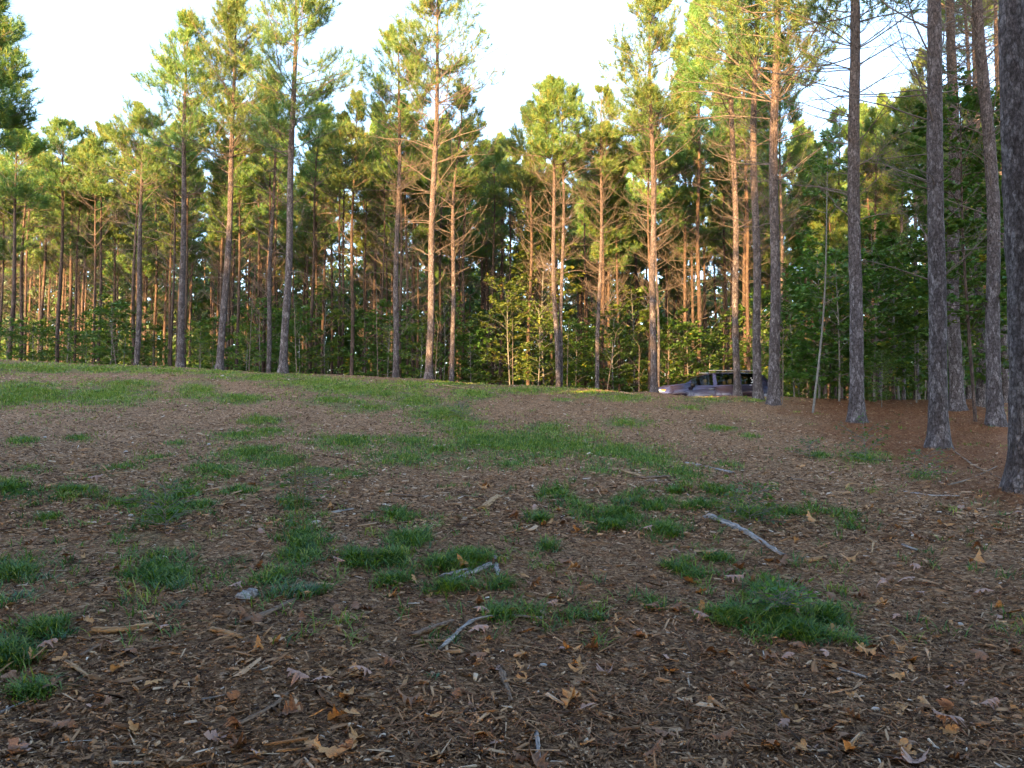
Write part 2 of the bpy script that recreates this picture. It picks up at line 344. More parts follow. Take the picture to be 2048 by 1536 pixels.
gme = mesh('ground', np.stack([X, Y, Z], -1).reshape(-1, 3), [quads], M['ground'], True, attrs={'straw': strawmask(X, Y).ravel(), 'green': green.ravel()})
tag(obj('ground', gme), 'brown mulched ground sloping up to a low crest', kind='structure')
def hz(x, y): return h(x, y) + micro(np.asarray(x), np.asarray(y)) * (smooth(-5, 2, np.asarray(y)) * (1 - smooth(30, 40, np.asarray(y))))

# wood chips and shreds -------------------------------------------------
def chips(seed, n, y0, y1, Lmu, Wmu, power, rlo, rhi):
    r = np.random.default_rng(seed)
    u = r.random(n); q = 1 - power
    Yc = (y0 ** q + u * (y1 ** q - y0 ** q)) ** (1 / q) if abs(q) > 1e-6 else y0 * (y1 / y0) ** u
    Xc = (r.random(n) * 2 - 1) * (Yc * .70 + .5)
    L = np.minimum(Lmu * np.exp(r.normal(0, .55, n)), .17); Wd = np.minimum(np.minimum(Wmu * np.exp(r.normal(0, .45, n)), L * .7), .022); T = Wd * r.uniform(.25, .7, n)
    keep = r.random(n) > .8 * strawmask(Xc, Yc) * (Yc > 6)
    Xc, Yc, L, Wd, T = (a[keep] for a in (Xc, Yc, L, Wd, T)); n = len(Xc)
    yaw = r.random(n) * 2 * np.pi; pit = r.normal(0, .22, n); rol = r.normal(0, .35, n)
    base = np.array([[-1, -.6, 0], [1, -.35, 0], [1, .45, 0], [-1, .7, 0], [-.8, -.4, 1], [.85, -.3, 1], [.7, .35, 1], [-.9, .5, 1]])
    B = base[None] * np.ones((n, 1, 1)); B = B + r.normal(0, .12, B.shape) * np.array([1, 1, .6])
    B = B * np.stack([L / 2, Wd / 2, T], -1)[:, None, :]
    bow = (B[:, :, 0] / (L[:, None] / 2)) ** 2 * (r.normal(0, .12, n) * L)[:, None]
    B[:, :, 1] += bow
    def rot(B, ax, an):
        c, s = np.cos(an)[:, None], np.sin(an)[:, None]; i, j = [(1, 2), (2, 0), (0, 1)][ax]
        a, b = B[:, :, i].copy(), B[:, :, j].copy(); B[:, :, i] = a * c - b * s; B[:, :, j] = a * s + b * c
    rot(B, 0, rol); rot(B, 1, pit); rot(B, 2, yaw)
    zb = hz(Xc, Yc)
    B[:, :, 0] += Xc[:, None]; B[:, :, 1] += Yc[:, None]; B[:, :, 2] += (zb + r.uniform(-.2, 1.1, n) * T + .003)[:, None]
    f = np.array([[4, 5, 6, 7], [0, 1, 5, 4], [1, 2, 6, 5], [2, 3, 7, 6], [3, 0, 4, 7]])
    Q = (f[None] + (np.arange(n) * 8)[:, None, None]).reshape(-1, 4)
    rv = np.clip(r.beta(1.4, 1.6, n) * (rhi - rlo) + rlo, 0, 1)
    rv = np.where(r.random(n) < .03, r.uniform(.86, 1, n), rv)
    return B.reshape(-1, 3), Q, np.repeat(rv, 5)
parts = [chips(11, 125000, 2.2, 7.5, .019, .0050, 1.2, 0, .92), chips(12, 11000, 2.2, 9, .045, .0085, 1.2, .1, .98), chips(13, 450, 2.3, 12, .09, .014, 1.0, .15, 1), chips(17, 1500, 2.2, 12, .14, .0045, 1.1, .05, .9), chips(16, 5000, 2.2, 7.5, .013, .009, 1.2, .5, 1),
         chips(14, 100000, 6.2, 27.5, .036, .011, 1.0, .1, 1), chips(15, 1300, 8, 27.5, .11, .022, .9, .4, 1)]  # far chips toned lighter, putting the crest's brighter light into their colour
off = 0; VV = []; QQ = []; RR = []
for V, Q, rv in parts: VV.append(V); QQ.append(Q + off); RR.append(rv); off += len(V)
tag(obj('wood_chips', mesh('wood_chips', np.concatenate(VV), QQ, M['chips'], rnd=np.concatenate(RR))), 'shredded wood chips and splinters covering the bare ground', 'wood chips', kind='stuff')

# pine straw under the trees on the right --------------------------------
def straw(seed, n):
    r = np.random.default_rng(seed)
    Yc = 3 + 26 * r.random(n) ** 1.3; Xc = (r.random(n) * .95 - .15) * (Yc * .75 + .6)
    keep = r.random(n) < strawmask(Xc, Yc) * .95 + .07
    Xc, Yc = Xc[keep], Yc[keep]; n = len(Xc)
    L = r.uniform(.10, .20, n); W = .0016 + .00022 * Yc; yaw = r.random(n) * 2 * np.pi
    d = np.stack([np.cos(yaw), np.sin(yaw), r.normal(0, .10, n)], -1); s = np.stack([-np.sin(yaw), np.cos(yaw), 0 * yaw], -1)
    p0 = np.stack([Xc, Yc, hz(Xc, Yc) + r.uniform(.002, .022, n)], -1)
    mid = p0 + d * (L / 2)[:, None] + s * (r.normal(0, .12, n) * L)[:, None]; p1 = p0 + d * L[:, None]
    mid[:, 2] = hz(mid[:, 0], mid[:, 1]) + r.uniform(.004, .03, n); p1[:, 2] = hz(p1[:, 0], p1[:, 1]) + r.uniform(.002, .025, n)
    ww = s * W[:, None]
    V = np.stack([p0 - ww, p0 + ww, mid - ww, mid + ww, p1], 1).reshape(-1, 3)
    b = np.arange(n)[:, None] * 5
    q = np.array([[0, 1, 3, 2]]) + b; t = np.array([[2, 3, 4]]) + b
    rv = np.clip(r.beta(2, 2, n), 0, 1)
    return mesh('pine_straw', V, [q, t], M['straw'], rnd=np.concatenate([rv, rv]))
tag(obj('pine_straw', straw(21, 110000)), 'reddish brown fallen pine needles under the trees on the right', 'pine straw', kind='stuff')

# grass -------------------------------------------------------------------
def blades(r, P, L, W, lean, rv, seg=3):
    n = len(P); yaw = r.random(n) * 2 * np.pi
    d = np.stack([np.cos(yaw), np.sin(yaw), 0 * yaw], -1); s = np.stack([-np.sin(yaw), np.cos(yaw), 0 * yaw], -1)
    up = np.array([0, 0, 1.])
    pts = []
    for k in range(seg + 1):
        t = k / seg
        pts.append(P + d * (L * lean * t ** 1.6)[:, None] + up * (L * (t - .38 * lean * t * t))[:, None])
    V = []
    for k in range(seg): wk = s * (W * (1 - .18 * k) * (1 if k else .7))[:, None]; V += [pts[k] - wk, pts[k] + wk]
    V.append(pts[seg]); V = np.stack(V, 1).reshape(-1, 3)
    b = np.arange(n)[:, None] * (2 * seg + 1)
    fs = [np.array([[2 * k, 2 * k + 1, 2 * k + 3, 2 * k + 2]]) + b for k in range(seg - 1)]
    tr = np.array([[2 * seg - 2, 2 * seg - 1, 2 * seg]]) + b
    return V, fs + [tr], np.concatenate([rv] * seg)
def grass():
    r = np.random.default_rng(31)
    px, py = [], []
    for x, y, rx, ry in PATCH:
        n = int(rx * ry * (.36 if y < 800 else .24 if y < 930 else .13))
        a = r.random(n) * 2 * np.pi; q = np.abs(r.normal(0, .62, n)) * (1.0 + .2 * np.sin(3 * a + x) + .15 * np.sin(7 * a + y))
        q = np.minimum(q, 1.7) * np.where(r.random(n) < .06, 1.6, 1)
        px.append(x + rx * q * np.cos(a)); py.append(y + ry * q * np.sin(a))
    px.append(r.uniform(0, 2048, 900)); py.append(790 + 500 * r.random(900) ** 1.3)
    px, py = np.concatenate(px), np.concatenate(py)
    Xc, Yc = hit(px, py)
    ok = (Yc < 26.9) & (vnoise(Xc * 2.3 + 50, Yc * 2.3 + 50, 8) + .4 * vnoise(Xc * 7 + 50, Yc * 7 + 50, 9) > np.where(Yc > 9, .48, .56) + r.normal(0, .07, len(Xc)))
    Xc, Yc = Xc[ok], Yc[ok]
    kb = np.maximum(2, (np.clip(4 + Yc * .45, 6, 15) + (Yc < 9) * 7) * r.uniform(.2, 1.4, len(Yc))).astype(int)
    rep = np.repeat(np.arange(len(Xc)), kb); n = len(rep)
    sp_ = np.where(Yc < 9, .028, .07)[rep]
    x = Xc[rep] + r.normal(0, 1, n) * sp_; y = Yc[rep] + r.normal(0, 1, n) * sp_ * 1.5
    L = r.uniform(.035, .115, n) * np.where(y < 9, 1.0, .8); W = .0022 + .0003 * y
    rv0 = np.clip(r.normal(.45, .2, len(Xc)), 0, 1)[rep]; rv = np.clip(rv0 + r.normal(0, .15, n) + .30 * smooth(6, 22, y) - .12, 0, 1)  # blades lighter towards the crest, colour standing in for its stronger sky light
    V, fs, rvv = blades(r, np.stack([x, y, hz(x, y) - .004], -1), L, W, np.where(y < 9, r.uniform(.5, 1.5, n), r.uniform(.2, 1.1, n)), rv, 3)
    print('grass blades', n)
    return mesh('grass', V, fs, M['grass'], rnd=rvv)
tag(obj('grass', grass()), 'patchy short green grass growing through the wood chips', 'grass', kind='stuff')

def tuft_mesh(seed, nb, L0, spread, leanlo=.5, leanhi=1.35, W=.0045):
    r = np.random.default_rng(seed)
    a = r.random(nb) * 2 * np.pi; q = spread * np.sqrt(r.random(nb))
    P = np.stack([q * np.cos(a) * 1.5, q * np.sin(a) * 1.2, -.01 + 0 * a], -1); L0 *= .70; nb0 = nb
    return mesh('grass_tuft', *(lambda V, fs, rv: (V, fs, M['tuft'], False, rv))(*blades(r, P, L0 * r.uniform(.5, 1.1, nb), np.full(nb, W) * r.uniform(.6, 1.3, nb), r.uniform(leanlo, leanhi, nb), np.where(r.random(nb) < .07, .995, np.clip(r.normal(.42, .26, nb), 0, .97)), 4)))
TUFTS = [  # px, py, blades, length, spread, label
 (590, 1185, 190, .17, .10, 'biggest bushy grass tuft right of the pale root chunk'), (555, 1165, 110, .13, .07, 'grass tuft against the left side of the biggest tuft'), (628, 1180, 90, .12, .06, 'grass tuft against the right side of the biggest tuft'),
 (605, 1110, 110, .15, .09, 'grass tuft directly above the biggest tuft'), (785, 1130, 120, .12, .06, 'dark compact grass tuft left of the grey stick'), (720, 1130, 80, .11, .07, 'loose grass tuft left of the dark compact tuft'), (770, 1168, 90, .10, .06, 'low grass tuft below the dark compact tuft'),
 (330, 1170, 150, .14, .10, 'wide grass tuft at the foot of the left grass patch'), (285, 1155, 90, .13, .07, 'grass tuft left of the wide tuft at the patch foot'), (115, 1275, 90, .12, .06, 'spiky grass tuft near the pair of oak leaves on the left'), (18, 1320, 130, .15, .09, 'dark grass tuft cut by the left edge of the photo'),
 (15, 1205, 120, .14, .10, 'grass tuft at the left edge above the dark one'), (70, 1160, 110, .13, .08, 'bright grass tuft near the left edge'), (1100, 1100, 80, .09, .06, 'small star shaped grass tuft above the centre of the photo'), (1248, 1010, 110, .17, .07, 'tall upright spiky grass tuft right of centre'),
 (1460, 1248, 120, .12, .06, 'bright star shaped grass tuft left in the right hand clump'), (1560, 1245, 120, .12, .07, 'grass tuft in the middle of the right hand clump'), (1648, 1245, 140, .13, .07, 'dark rounded grass tuft right in the right hand clump'), (1535, 1195, 130, .12, .09, 'dark grass tuft at the top of the right hand clump'),
 (860, 1180, 70, .09, .05, 'small grass tuft below the grey stick'), (900, 1130, 100, .11, .07, 'grass tuft just above the grey stick'), (950, 1118, 100, .12, .07, 'grass tuft right above the flat pale bark piece'), (155, 880, 80, .12, .12, 'lone grass tuft on bare chips far left'), (45, 885, 80, .12, .12, 'grass tuft left of the lone far tuft'),
 (355, 890, 60, .10, .08, 'small lone grass tuft in the middle distance on the left'), (75, 1395, 50, .09, .04, 'sparse grass tuft near the lower left corner'), (1000, 1238, 70, .08, .04, 'thin grass tuft growing over the curved stick'), (1195, 1235, 70, .10, .05, 'grass tuft beyond the right end of the curved stick'),
 (865, 1358, 24, .06, .015, 'tiny green sprout on bare chips near the bottom'), (1310, 1218, 60, .08, .05, 'low grass tuft beside a tan leaf right of centre'), (350, 1010, 110, .14, .12, 'leafy grass tuft at the top of the left grass patch'), (590, 1020, 90, .12, .09, 'grass tuft beneath the tall thin seed stems')]
for i, (px, py, nb, L0, spd, lab) in enumerate(TUFTS):
    x, y = hit(px, py)
    tag(obj('grass_tuft', tuft_mesh(100 + i, nb, L0, spd), loc=(float(x), float(y), float(hz(x, y)))), lab, 'grass tuft', 'grass tufts in the clearing')

# ------------------------------------------------------------------ fallen oak leaves
def oak_leaf(seed, mat):
    r = np.random.default_rng(seed)
    # half outline of a lobed leaf, along x
    tips = [(.08, .04), (.20, .13), (.27, .17), (.33, .10), (.40, .24), (.47, .33), (.54, .26), (.57, .13), (.66, .24), (.73, .30), (.79, .20), (.81, .11), (.88, .15), (.95, .12), (1.0, .0)]
    wf = r.uniform(.65, 1.0); up = [(t + r.normal(0, .012), w * wf * r.uniform(.75, 1.2)) for t, w in tips]; dn = [(t + r.normal(0, .012), -w * wf * r.uniform(.75, 1.2)) for t, w in tips[:-1]]
    mids = [(t, 0.0) for t, _ in tips]
    V = [(0, 0, 0), (0, .006, 0), (0, -.006, 0)]; idx_m = []; idx_u = []; idx_d = []
    for (t, _), (a, b), (c, d) in zip(mids[:-1], up[:-1], dn):
        idx_m.append(len(V)); V.append((t, 0, 0)); idx_u.append(len(V)); V.append((a, b, 0)); idx_d.append(len(V)); V.append((c, d, 0))
    e = len(V); V.append((1.0, 0, 0))
    Fq = []; Ft = [(0, idx_m[0], idx_u[0]), (0, idx_d[0], idx_m[0])]
    for i in range(len(idx_m) - 1):
        Fq += [(idx_m[i], idx_m[i + 1], idx_u[i + 1], idx_u[i]), (idx_d[i], idx_d[i + 1], idx_m[i + 1], idx_m[i])]
    Ft += [(idx_m[-1], e, idx_u[-1]), (idx_d[-1], e, idx_m[-1])]
    V = np.array(V, float)
    c1, c2, c3 = r.uniform(-.9, 1.3), r.uniform(.8, 4.0), r.uniform(-2.5, 2.5)
    V[:, 2] = c1 * (V[:, 0] - .5) ** 2 + c2 * V[:, 1] ** 2 * (1 if r.random() < .6 else -1) + .10 * np.sin(V[:, 0] * 9 + seed) * np.abs(V[:, 1]) * 4 * .5 + c3 * (V[:, 0] - .5) * V[:, 1]
    V[:, 2] -= V[:, 2].min(); V[:, 0] -= .5
    me = mesh('fallen_leaf', V, [np.array(Fq), np.array(Ft)], mat, True)
    return me
LV = [oak_leaf(200 + i, M[k]) for i, k in enumerate(['oak_tan'] * 8 + ['oak_pink'] * 4 + ['oak_brown'] * 5)]
LTXT = ['tan oak leaf with curled lobes lying on the wood chips', 'pinkish pale oak leaf lying on the wood chips', 'dark brown oak leaf lying on the wood chips']
def parse(s, ox, oy, k=2.926):
    v = np.array([float(t) for t in s.replace(',', ' ').split()]).reshape(-1, 2); return np.stack([ox + v[:, 0] / k, oy + v[:, 1] / k], -1)
LP = np.concatenate([
 parse('60,335 235,440 500,440 610,430 190,640 275,590 380,640 210,800 300,815 440,845 700,725 900,790 380,1050 240,1090 455,1170 800,1070 1430,660 1610,550 1690,970 1265,1105 1360,1080 1400,1160 1500,1210 1210,1260 1540,1230 1840,1150 2020,1180 1940,715 1890,775 1510,590 1760,448 1925,295 1415,385 770,255 620,255 660,135 415,55 880,110 1385,245 1500,130 1980,90 1910,170 30,790 2030,860 110,1170 50,1190', 0, 1100),
 parse('280,675 110,740 75,695 180,350 310,290 560,330 690,580 810,490 865,540 910,465 785,670 850,610 1060,690 1050,765 1295,590 1355,605 1480,590 1385,700 1430,810 1340,830 670,880 395,925 795,930 545,985 1370,910 1430,960 1510,955 1925,715 830,1100 910,1130 235,1040 50,865 25,1000 90,1120 30,1180 1050,1225 1150,1240 1900,1100 1860,1220 1960,355 1825,365 1240,340 1270,300 1140,365 1170,370 830,370 820,315 1130,215 1085,150 1370,130 1920,70 1820,225 490,165 430,180 510,270 1000,360 1640,480 720,100 900,700 790,635', 680, 1100),
 parse('20,360 160,365 155,425 250,365 430,390 715,395 450,460 140,255 350,190 465,195 455,140 335,130 105,200 555,65 720,205 830,280 925,300 740,300 810,495 900,500 1000,500 950,455 1045,70 1275,110 1415,125 1270,190 1360,200 1230,235 1090,290 1445,270 1300,405 1480,205 1820,280 1780,70 1090,605 1185,600 1295,580 1375,640 870,640 720,600 670,650 215,620 305,610 395,755 910,710 530,655 280,930 720,930 690,1010 290,1110 560,1210 800,1150 740,1190 1005,1110 1330,1250 1390,1180 1350,895 1490,940 1560,1000 1640,1080 1590,1085 1850,950 2030,970 1690,780 1280,750 1620,440 1780,640 2000,610 1680,1240', 1348, 1100),
 parse('95,530 345,650 545,575 800,710 1215,735 1330,755 930,440 740,400 1270,830 1450,830 1640,815 1575,490 1780,575 1590,590 1780,875 1590,880 1900,765 1700,650 1320,640 345,710', 1348, 800),
 parse('1000,885 1060,920 1140,815 1280,830 1090,830 1220,910 1300,905 1410,960 1030,1020 850,700 980,830 245,720 1810,960 1820,50 2030,705 860,690 920,530', 680, 740),
 parse('275,800 310,790 420,675 570,770 1320,910 1530,1065 740,1130 170,1135 1480,795 1930,935 1280,590', 0, 700)])
r = np.random.default_rng(41); nx_ = 296 - len(LP)
LP = np.concatenate([LP, np.stack([r.uniform(0, 2048, nx_) ** 1.0, 900 + 636 * r.random(nx_) ** .8], -1)])
lx, ly = hit(LP[:, 0], LP[:, 1])
for i in range(len(LP)):
    k = int(r.choice(17)); s = r.uniform(.075, .14) * (1.15 if ly[i] > 5 else 1)
    ki = 0 if k < 8 else (1 if k < 12 else 2)
    tag(obj('fallen_leaf', LV[k], loc=(float(lx[i]), float(ly[i]), float(hz(lx[i], ly[i])) + .004), rot=(r.normal(0, .3), r.normal(0, .3), r.random() * 6.28), scale=(s, s * r.uniform(.8, 1.1), s * r.uniform(.6, 1.2))), LTXT[ki], 'leaf', ['tan oak leaves on the chips', 'pinkish oak leaves on the chips', 'dark oak leaves on the chips'][ki])

# ------------------------------------------------------------------ sticks and wood pieces
def stick(name, pts, wpx, mat, label, cat='stick', flat=1.0, knobs=.15, seed=0, lift=.4, taper=.6, rag=0.):
    r = np.random.default_rng(300 + seed)
    P = np.array(pts, float); x, y = hit(P[:, 0], P[:, 1]); z = hz(x, y)
    W = wpx / F * y.mean() / 2
    t = np.concatenate([[0], np.cumsum(np.hypot(np.diff(x), np.diff(y)))]); K = 18
    tt = np.linspace(0, t[-1], K)
    C = np.stack([np.interp(tt, t, x), np.interp(tt, t, y), np.interp(tt, t, z)], -1)
    for _ in range(2): C[1:-1] = .25 * C[:-2] + .5 * C[1:-1] + .25 * C[2:]
    C[:, :2] += r.normal(0, W * .12, (K, 2))
    o = C[0].copy(); ang = math.atan2(C[-1, 1] - C[0, 1], C[-1, 0] - C[0, 0])
    C = C - o; ca, sa = math.cos(-ang), math.sin(-ang)
    C = np.stack([C[:, 0] * ca - C[:, 1] * sa, C[:, 0] * sa + C[:, 1] * ca, C[:, 2]], -1)
    rr = W * (1 - (1 - taper) * np.linspace(0, 1, K)) * (1 + knobs * r.normal(0, 1, K)); rr = np.maximum(rr, W * .2); 
    S = 10
    V, Q = tubes(C[None], rr[None], S)
    V = V.reshape(K, S, 3); cen = C[:, None, :]
    ridge = 1 + .16 * r.normal(0, 1, S)[None, :, None] + .08 * r.normal(0, 1, (K, S, 1))
    V = cen + (V - cen) * ridge; V[:, :, 2] = C[:, None, 2] + (V[:, :, 2] - C[:, None, 2]) * flat
    # ragged splintered ends
    for e, sg in ((0, -1), (-1, 1)):
        V[e, :, 0] += sg * np.abs(r.normal(0, W * (.5 + rag), S)); 
    V[:, :, 2] += W * flat * lift + .006
    n0 = K * S; V = np.concatenate([V.reshape(-1, 3), C[[0]] + [[0, 0, W * flat * lift]], C[[-1]] + [[0, 0, W * flat * lift]]])
    caps = np.array([[n0, (i + 1) % S, i] for i in range(S)] + [[n0 + 1, (K - 1) * S + i, (K - 1) * S + (i + 1) % S] for i in range(S)])
    me = mesh(name, V, [Q, caps], M[mat], False)
    return tag(obj(name, me, loc=tuple(float(v) for v in o), rot=(0, 0, ang)), label, cat, 'loose wood pieces on the ground')
ST = [
 ('fallen_log', [(1421, 1036), (1490, 1068), (1562, 1112)], 17, 'wood_grey', 'long grey weathered log lying diagonally right of centre', 'log', .7, .18, .5),
 ('stick', [(912, 1163), (980, 1130)], 12, 'wood_grey', 'pale grey stick beside a split slab, centre of the photo', 'stick', .8, .08, .9),
 ('wood_slab', [(896, 1155), (930, 1143)], 17, 'wood_grey', 'short grey slab left of the pale grey stick', 'wood slab', .5, .15, .9),
 ('bark_piece', [(990, 1112), (996, 1152)], 13, 'wood_grey', 'upright flat pale bark piece right of the grey stick', 'bark piece', .4, .2, .6),
 ('stick', [(876, 1302), (900, 1282), (922, 1262), (953, 1240), (1018, 1233), (1083, 1237)], 8, 'wood_grey', 'long curved grey stick below the centre', 'stick', 1, .2, .5),
 ('stick', [(185, 1268), (240, 1264), (300, 1257)], 11, 'wood_tan', 'tan peeled stick beside pink oak leaves on the left', 'stick', 1, .1, .85),
 ('stick', [(425, 1258), (455, 1267), (484, 1279)], 9, 'wood_tan', 'short tan peeled stick right of the longer tan one', 'stick', 1, .1, .8),
 ('stick', [(468, 1459), (500, 1446), (530, 1431), (555, 1412), (574, 1394)], 8, 'wood_brown', 'bent brown stick near the bottom left', 'stick', 1, .12, .6),
 ('wood_slab', [(496, 1238), (540, 1222), (588, 1197)], 20, 'wood_brown', 'splintered brown slab below the biggest grass tuft', 'wood slab', .4, .2, .6),
 ('root_chunk', [(478, 1206), (510, 1192)], 20, 'wood_grey', 'pale knobbly root chunk left of the biggest grass tuft', 'wood chunk', .9, .3, .8),
 ('wood_slab', [(828, 1270), (899, 1250)], 20, 'wood_brown', 'brown split slab beside the curved grey stick', 'wood slab', .45, .2, .8),
 ('stick', [(840, 1284), (892, 1281)], 9, 'wood_tan', 'short tan stick lying under the brown split slab', 'stick', .8, .15, .8),
 ('wood_chunk', [(964, 1022), (993, 996)], 13, 'wood_tan', 'short thick cut piece of wood above the centre', 'wood chunk', .9, .1, .9),
 ('stick', [(1088, 994), (1142, 992)], 8, 'wood_tan', 'flat tan stick at the edge of the middle grass patch', 'stick', .7, .15, .6),
 ('stick', [(1223, 941), (1255, 947), (1286, 953)], 9, 'wood_tan', 'tan stick lying upslope of two brown slabs', 'stick', .9, .12, .7),
 ('wood_slab', [(1283, 957), (1336, 957)], 9, 'wood_brown', 'thin brown slab right of the tan stick upslope', 'wood slab', .5, .15, .8),
 ('wood_slab', [(1306, 965), (1342, 968)], 11, 'wood_brown', 'thicker brown slab just below the thin one', 'wood slab', .6, .15, .8),
 ('stick', [(789, 991), (859, 996)], 6, 'wood_brown', 'thin dark stick left of the thick cut piece', 'stick', .9, .2, .7),
 ('stick', [(912, 993), (955, 995)], 5, 'wood_brown', 'thin brown stick just left of the thick cut piece', 'stick', .9, .2, .7),
 ('branch_debris', [(885, 772), (910, 775), (936, 779)], 5, 'wood_tan', 'tan branch debris on the grassy crest', 'branch', .8, .2, .5),
 ('branch_debris', [(1240, 786), (1276, 790)], 4, 'wood_tan', 'thin tan stick on the crest left of the car', 'branch', .8, .2, .5),
 ('stick', [(655, 1031), (706, 1018)], 5, 'wood_grey', 'pale thin stick left of centre on bare chips', 'stick', .9, .15, .6),
 ('stick', [(1611, 1122), (1650, 1119)], 9, 'wood_tan', 'short cut tan stick right of the grey log', 'stick', 1, .06, .95),
 ('forked_twig', [(1732, 1078), (1748, 1090), (1742, 1110)], 6, 'wood_tan', 'pale bent forked twig on the right', 'twig', 1, .2, .5),
 ('stick', [(1806, 1093), (1834, 1102)], 5, 'wood_grey', 'small white stick right of the forked twig', 'stick', 1, .1, .8),
 ('stick', [(1375, 926), (1420, 937), (1468, 947)], 6, 'wood_grey', 'grey branch lying along the right grass edge', 'stick', .9, .2, .6),
 ('stick', [(1584, 958), (1615, 966), (1645, 967)], 5, 'wood_brown', 'brown stick on bare ground below the right hand weeds', 'stick', .9, .2, .6),
 ('fallen_branch', [(1908, 904), (1946, 931), (1985, 950), (2024, 967)], 3.2, 'wood_brown', 'long thin branch leading to the rightmost pine', 'branch', 1, .1, .8),
 ('fallen_branch', [(1895, 974), (1930, 963), (1960, 950), (1994, 933)], 3.2, 'wood_brown', 'dark branch crossing the long thin one', 'branch', 1, .1, .6),
 ('fallen_branch', [(1808, 983), (1860, 992), (1925, 996)], 4, 'wood_grey', 'pale thin branch left of the rightmost pine', 'branch', 1, .15, .6),
 ('stick', [(1362, 1145), (1416, 1143)], 6, 'wood_tan', 'thin tan stick left of the right grass clump', 'stick', 1, .1, .8),
 ('stick', [(1681, 1344), (1732, 1363)], 7, 'wood_grey', 'straight grey stick below the right grass clump', 'stick', .8, .1, .8),
 ('stick', [(1073, 1472), (1078, 1514)], 9, 'wood_grey', 'grey stick pointing towards the viewer at the bottom', 'stick', .8, .1, .9),
 ('wood_slab', [(1001, 1336), (1012, 1370), (1022, 1407)], 12, 'wood_brown', 'splintered brown slab pointing towards the viewer', 'wood slab', .5, .25, .7),
 ('stick', [(0, 1432), (28, 1418), (56, 1404)], 6, 'wood_grey', 'grey stick at the lower left edge', 'stick', 1, .1, .6),
 ('stick', [(135, 1330), (178, 1358)], 12, 'wood_tan', 'flat tan splinter below the lower left leaves', 'stick', .5, .12, .7),
 ('stick', [(160, 1318), (203, 1295)], 9, 'wood_brown', 'brown bark stick above the flat tan splinter', 'stick', .8, .12, .7),
 ('stick', [(405, 1403), (470, 1393)], 8, 'wood_grey', 'blueish grey splinter above the bent brown stick', 'stick', .7, .15, .6),
 ('stick', [(850, 770), (875, 772)], 6, 'wood_brown', 'dark stub of wood on the grassy crest', 'stick', .8, .3, .8),
]
for i, (nm, pts, wp, mt, lab, cat, flat, kn, tp) in enumerate(ST):
    stick(nm, pts, wp, mt, lab, cat, flat, kn, i, taper=tp, rag=1.0 if 'slab' in nm or 'log' in nm else .3)
def stone(px, py, s, lab, seed):
    r = np.random.default_rng(seed); x, y = hit(px, py)
    u = np.linspace(0, 2 * np.pi, 11)[:-1]; v = np.linspace(-1.3, 1.4, 6)
    k = r.normal(0, 1, (3, 3))
    V = []
    for b in v:
        for a in u:
            d = np.array([math.cos(a) * math.cos(b), math.sin(a) * math.cos(b), math.sin(b)]); V.append(d * (1 + .12 * np.sin(d @ k[0] * 2) + .1 * np.sin(d @ k[1] * 3)) * np.array([1, .75, .55]))
    V = np.array(V) * s; Q = [[j * 10 + i, j * 10 + (i + 1) % 10, (j + 1) * 10 + (i + 1) % 10, (j + 1) * 10 + i] for j in range(5) for i in range(10)]
    V = np.concatenate([V, [[0, 0, .58 * s]]]); T = [[50 + i, 50 + (i + 1) % 10, 60] for i in range(10)]
    tag(obj('stone', mesh('stone', V, [np.array(Q), np.array(T)], M['stone'], False), loc=(float(x), float(y), float(hz(x, y)) + s * .25), rot=(0, 0, r.random() * 6)), lab, 'stone', 'pale stones among the chips')
for i, (px, py, s, lab) in enumerate([(1087, 1332, .022, 'white pebble beside pink oak leaf'), (418, 892, .035, 'round pale stone on bare chips left of the grass band'), (252, 906, .03, 'pale stone below the left grass patches'), (1922, 1253, .02, 'pinkish pale stone near the right edge'),
    (1678, 1362, .014, 'small pale pebble left of the straight grey stick'), (445, 753, .06, 'pale stone on the left crest'), (262, 1035, .03, 'grey stone left of the left grass patch'), (1752, 1425, .018, 'pale pebble near the lower right corner'), (90, 877, .03, 'pale stone near the far left tuft')]):
    stone(px, py, s, lab, 400 + i)

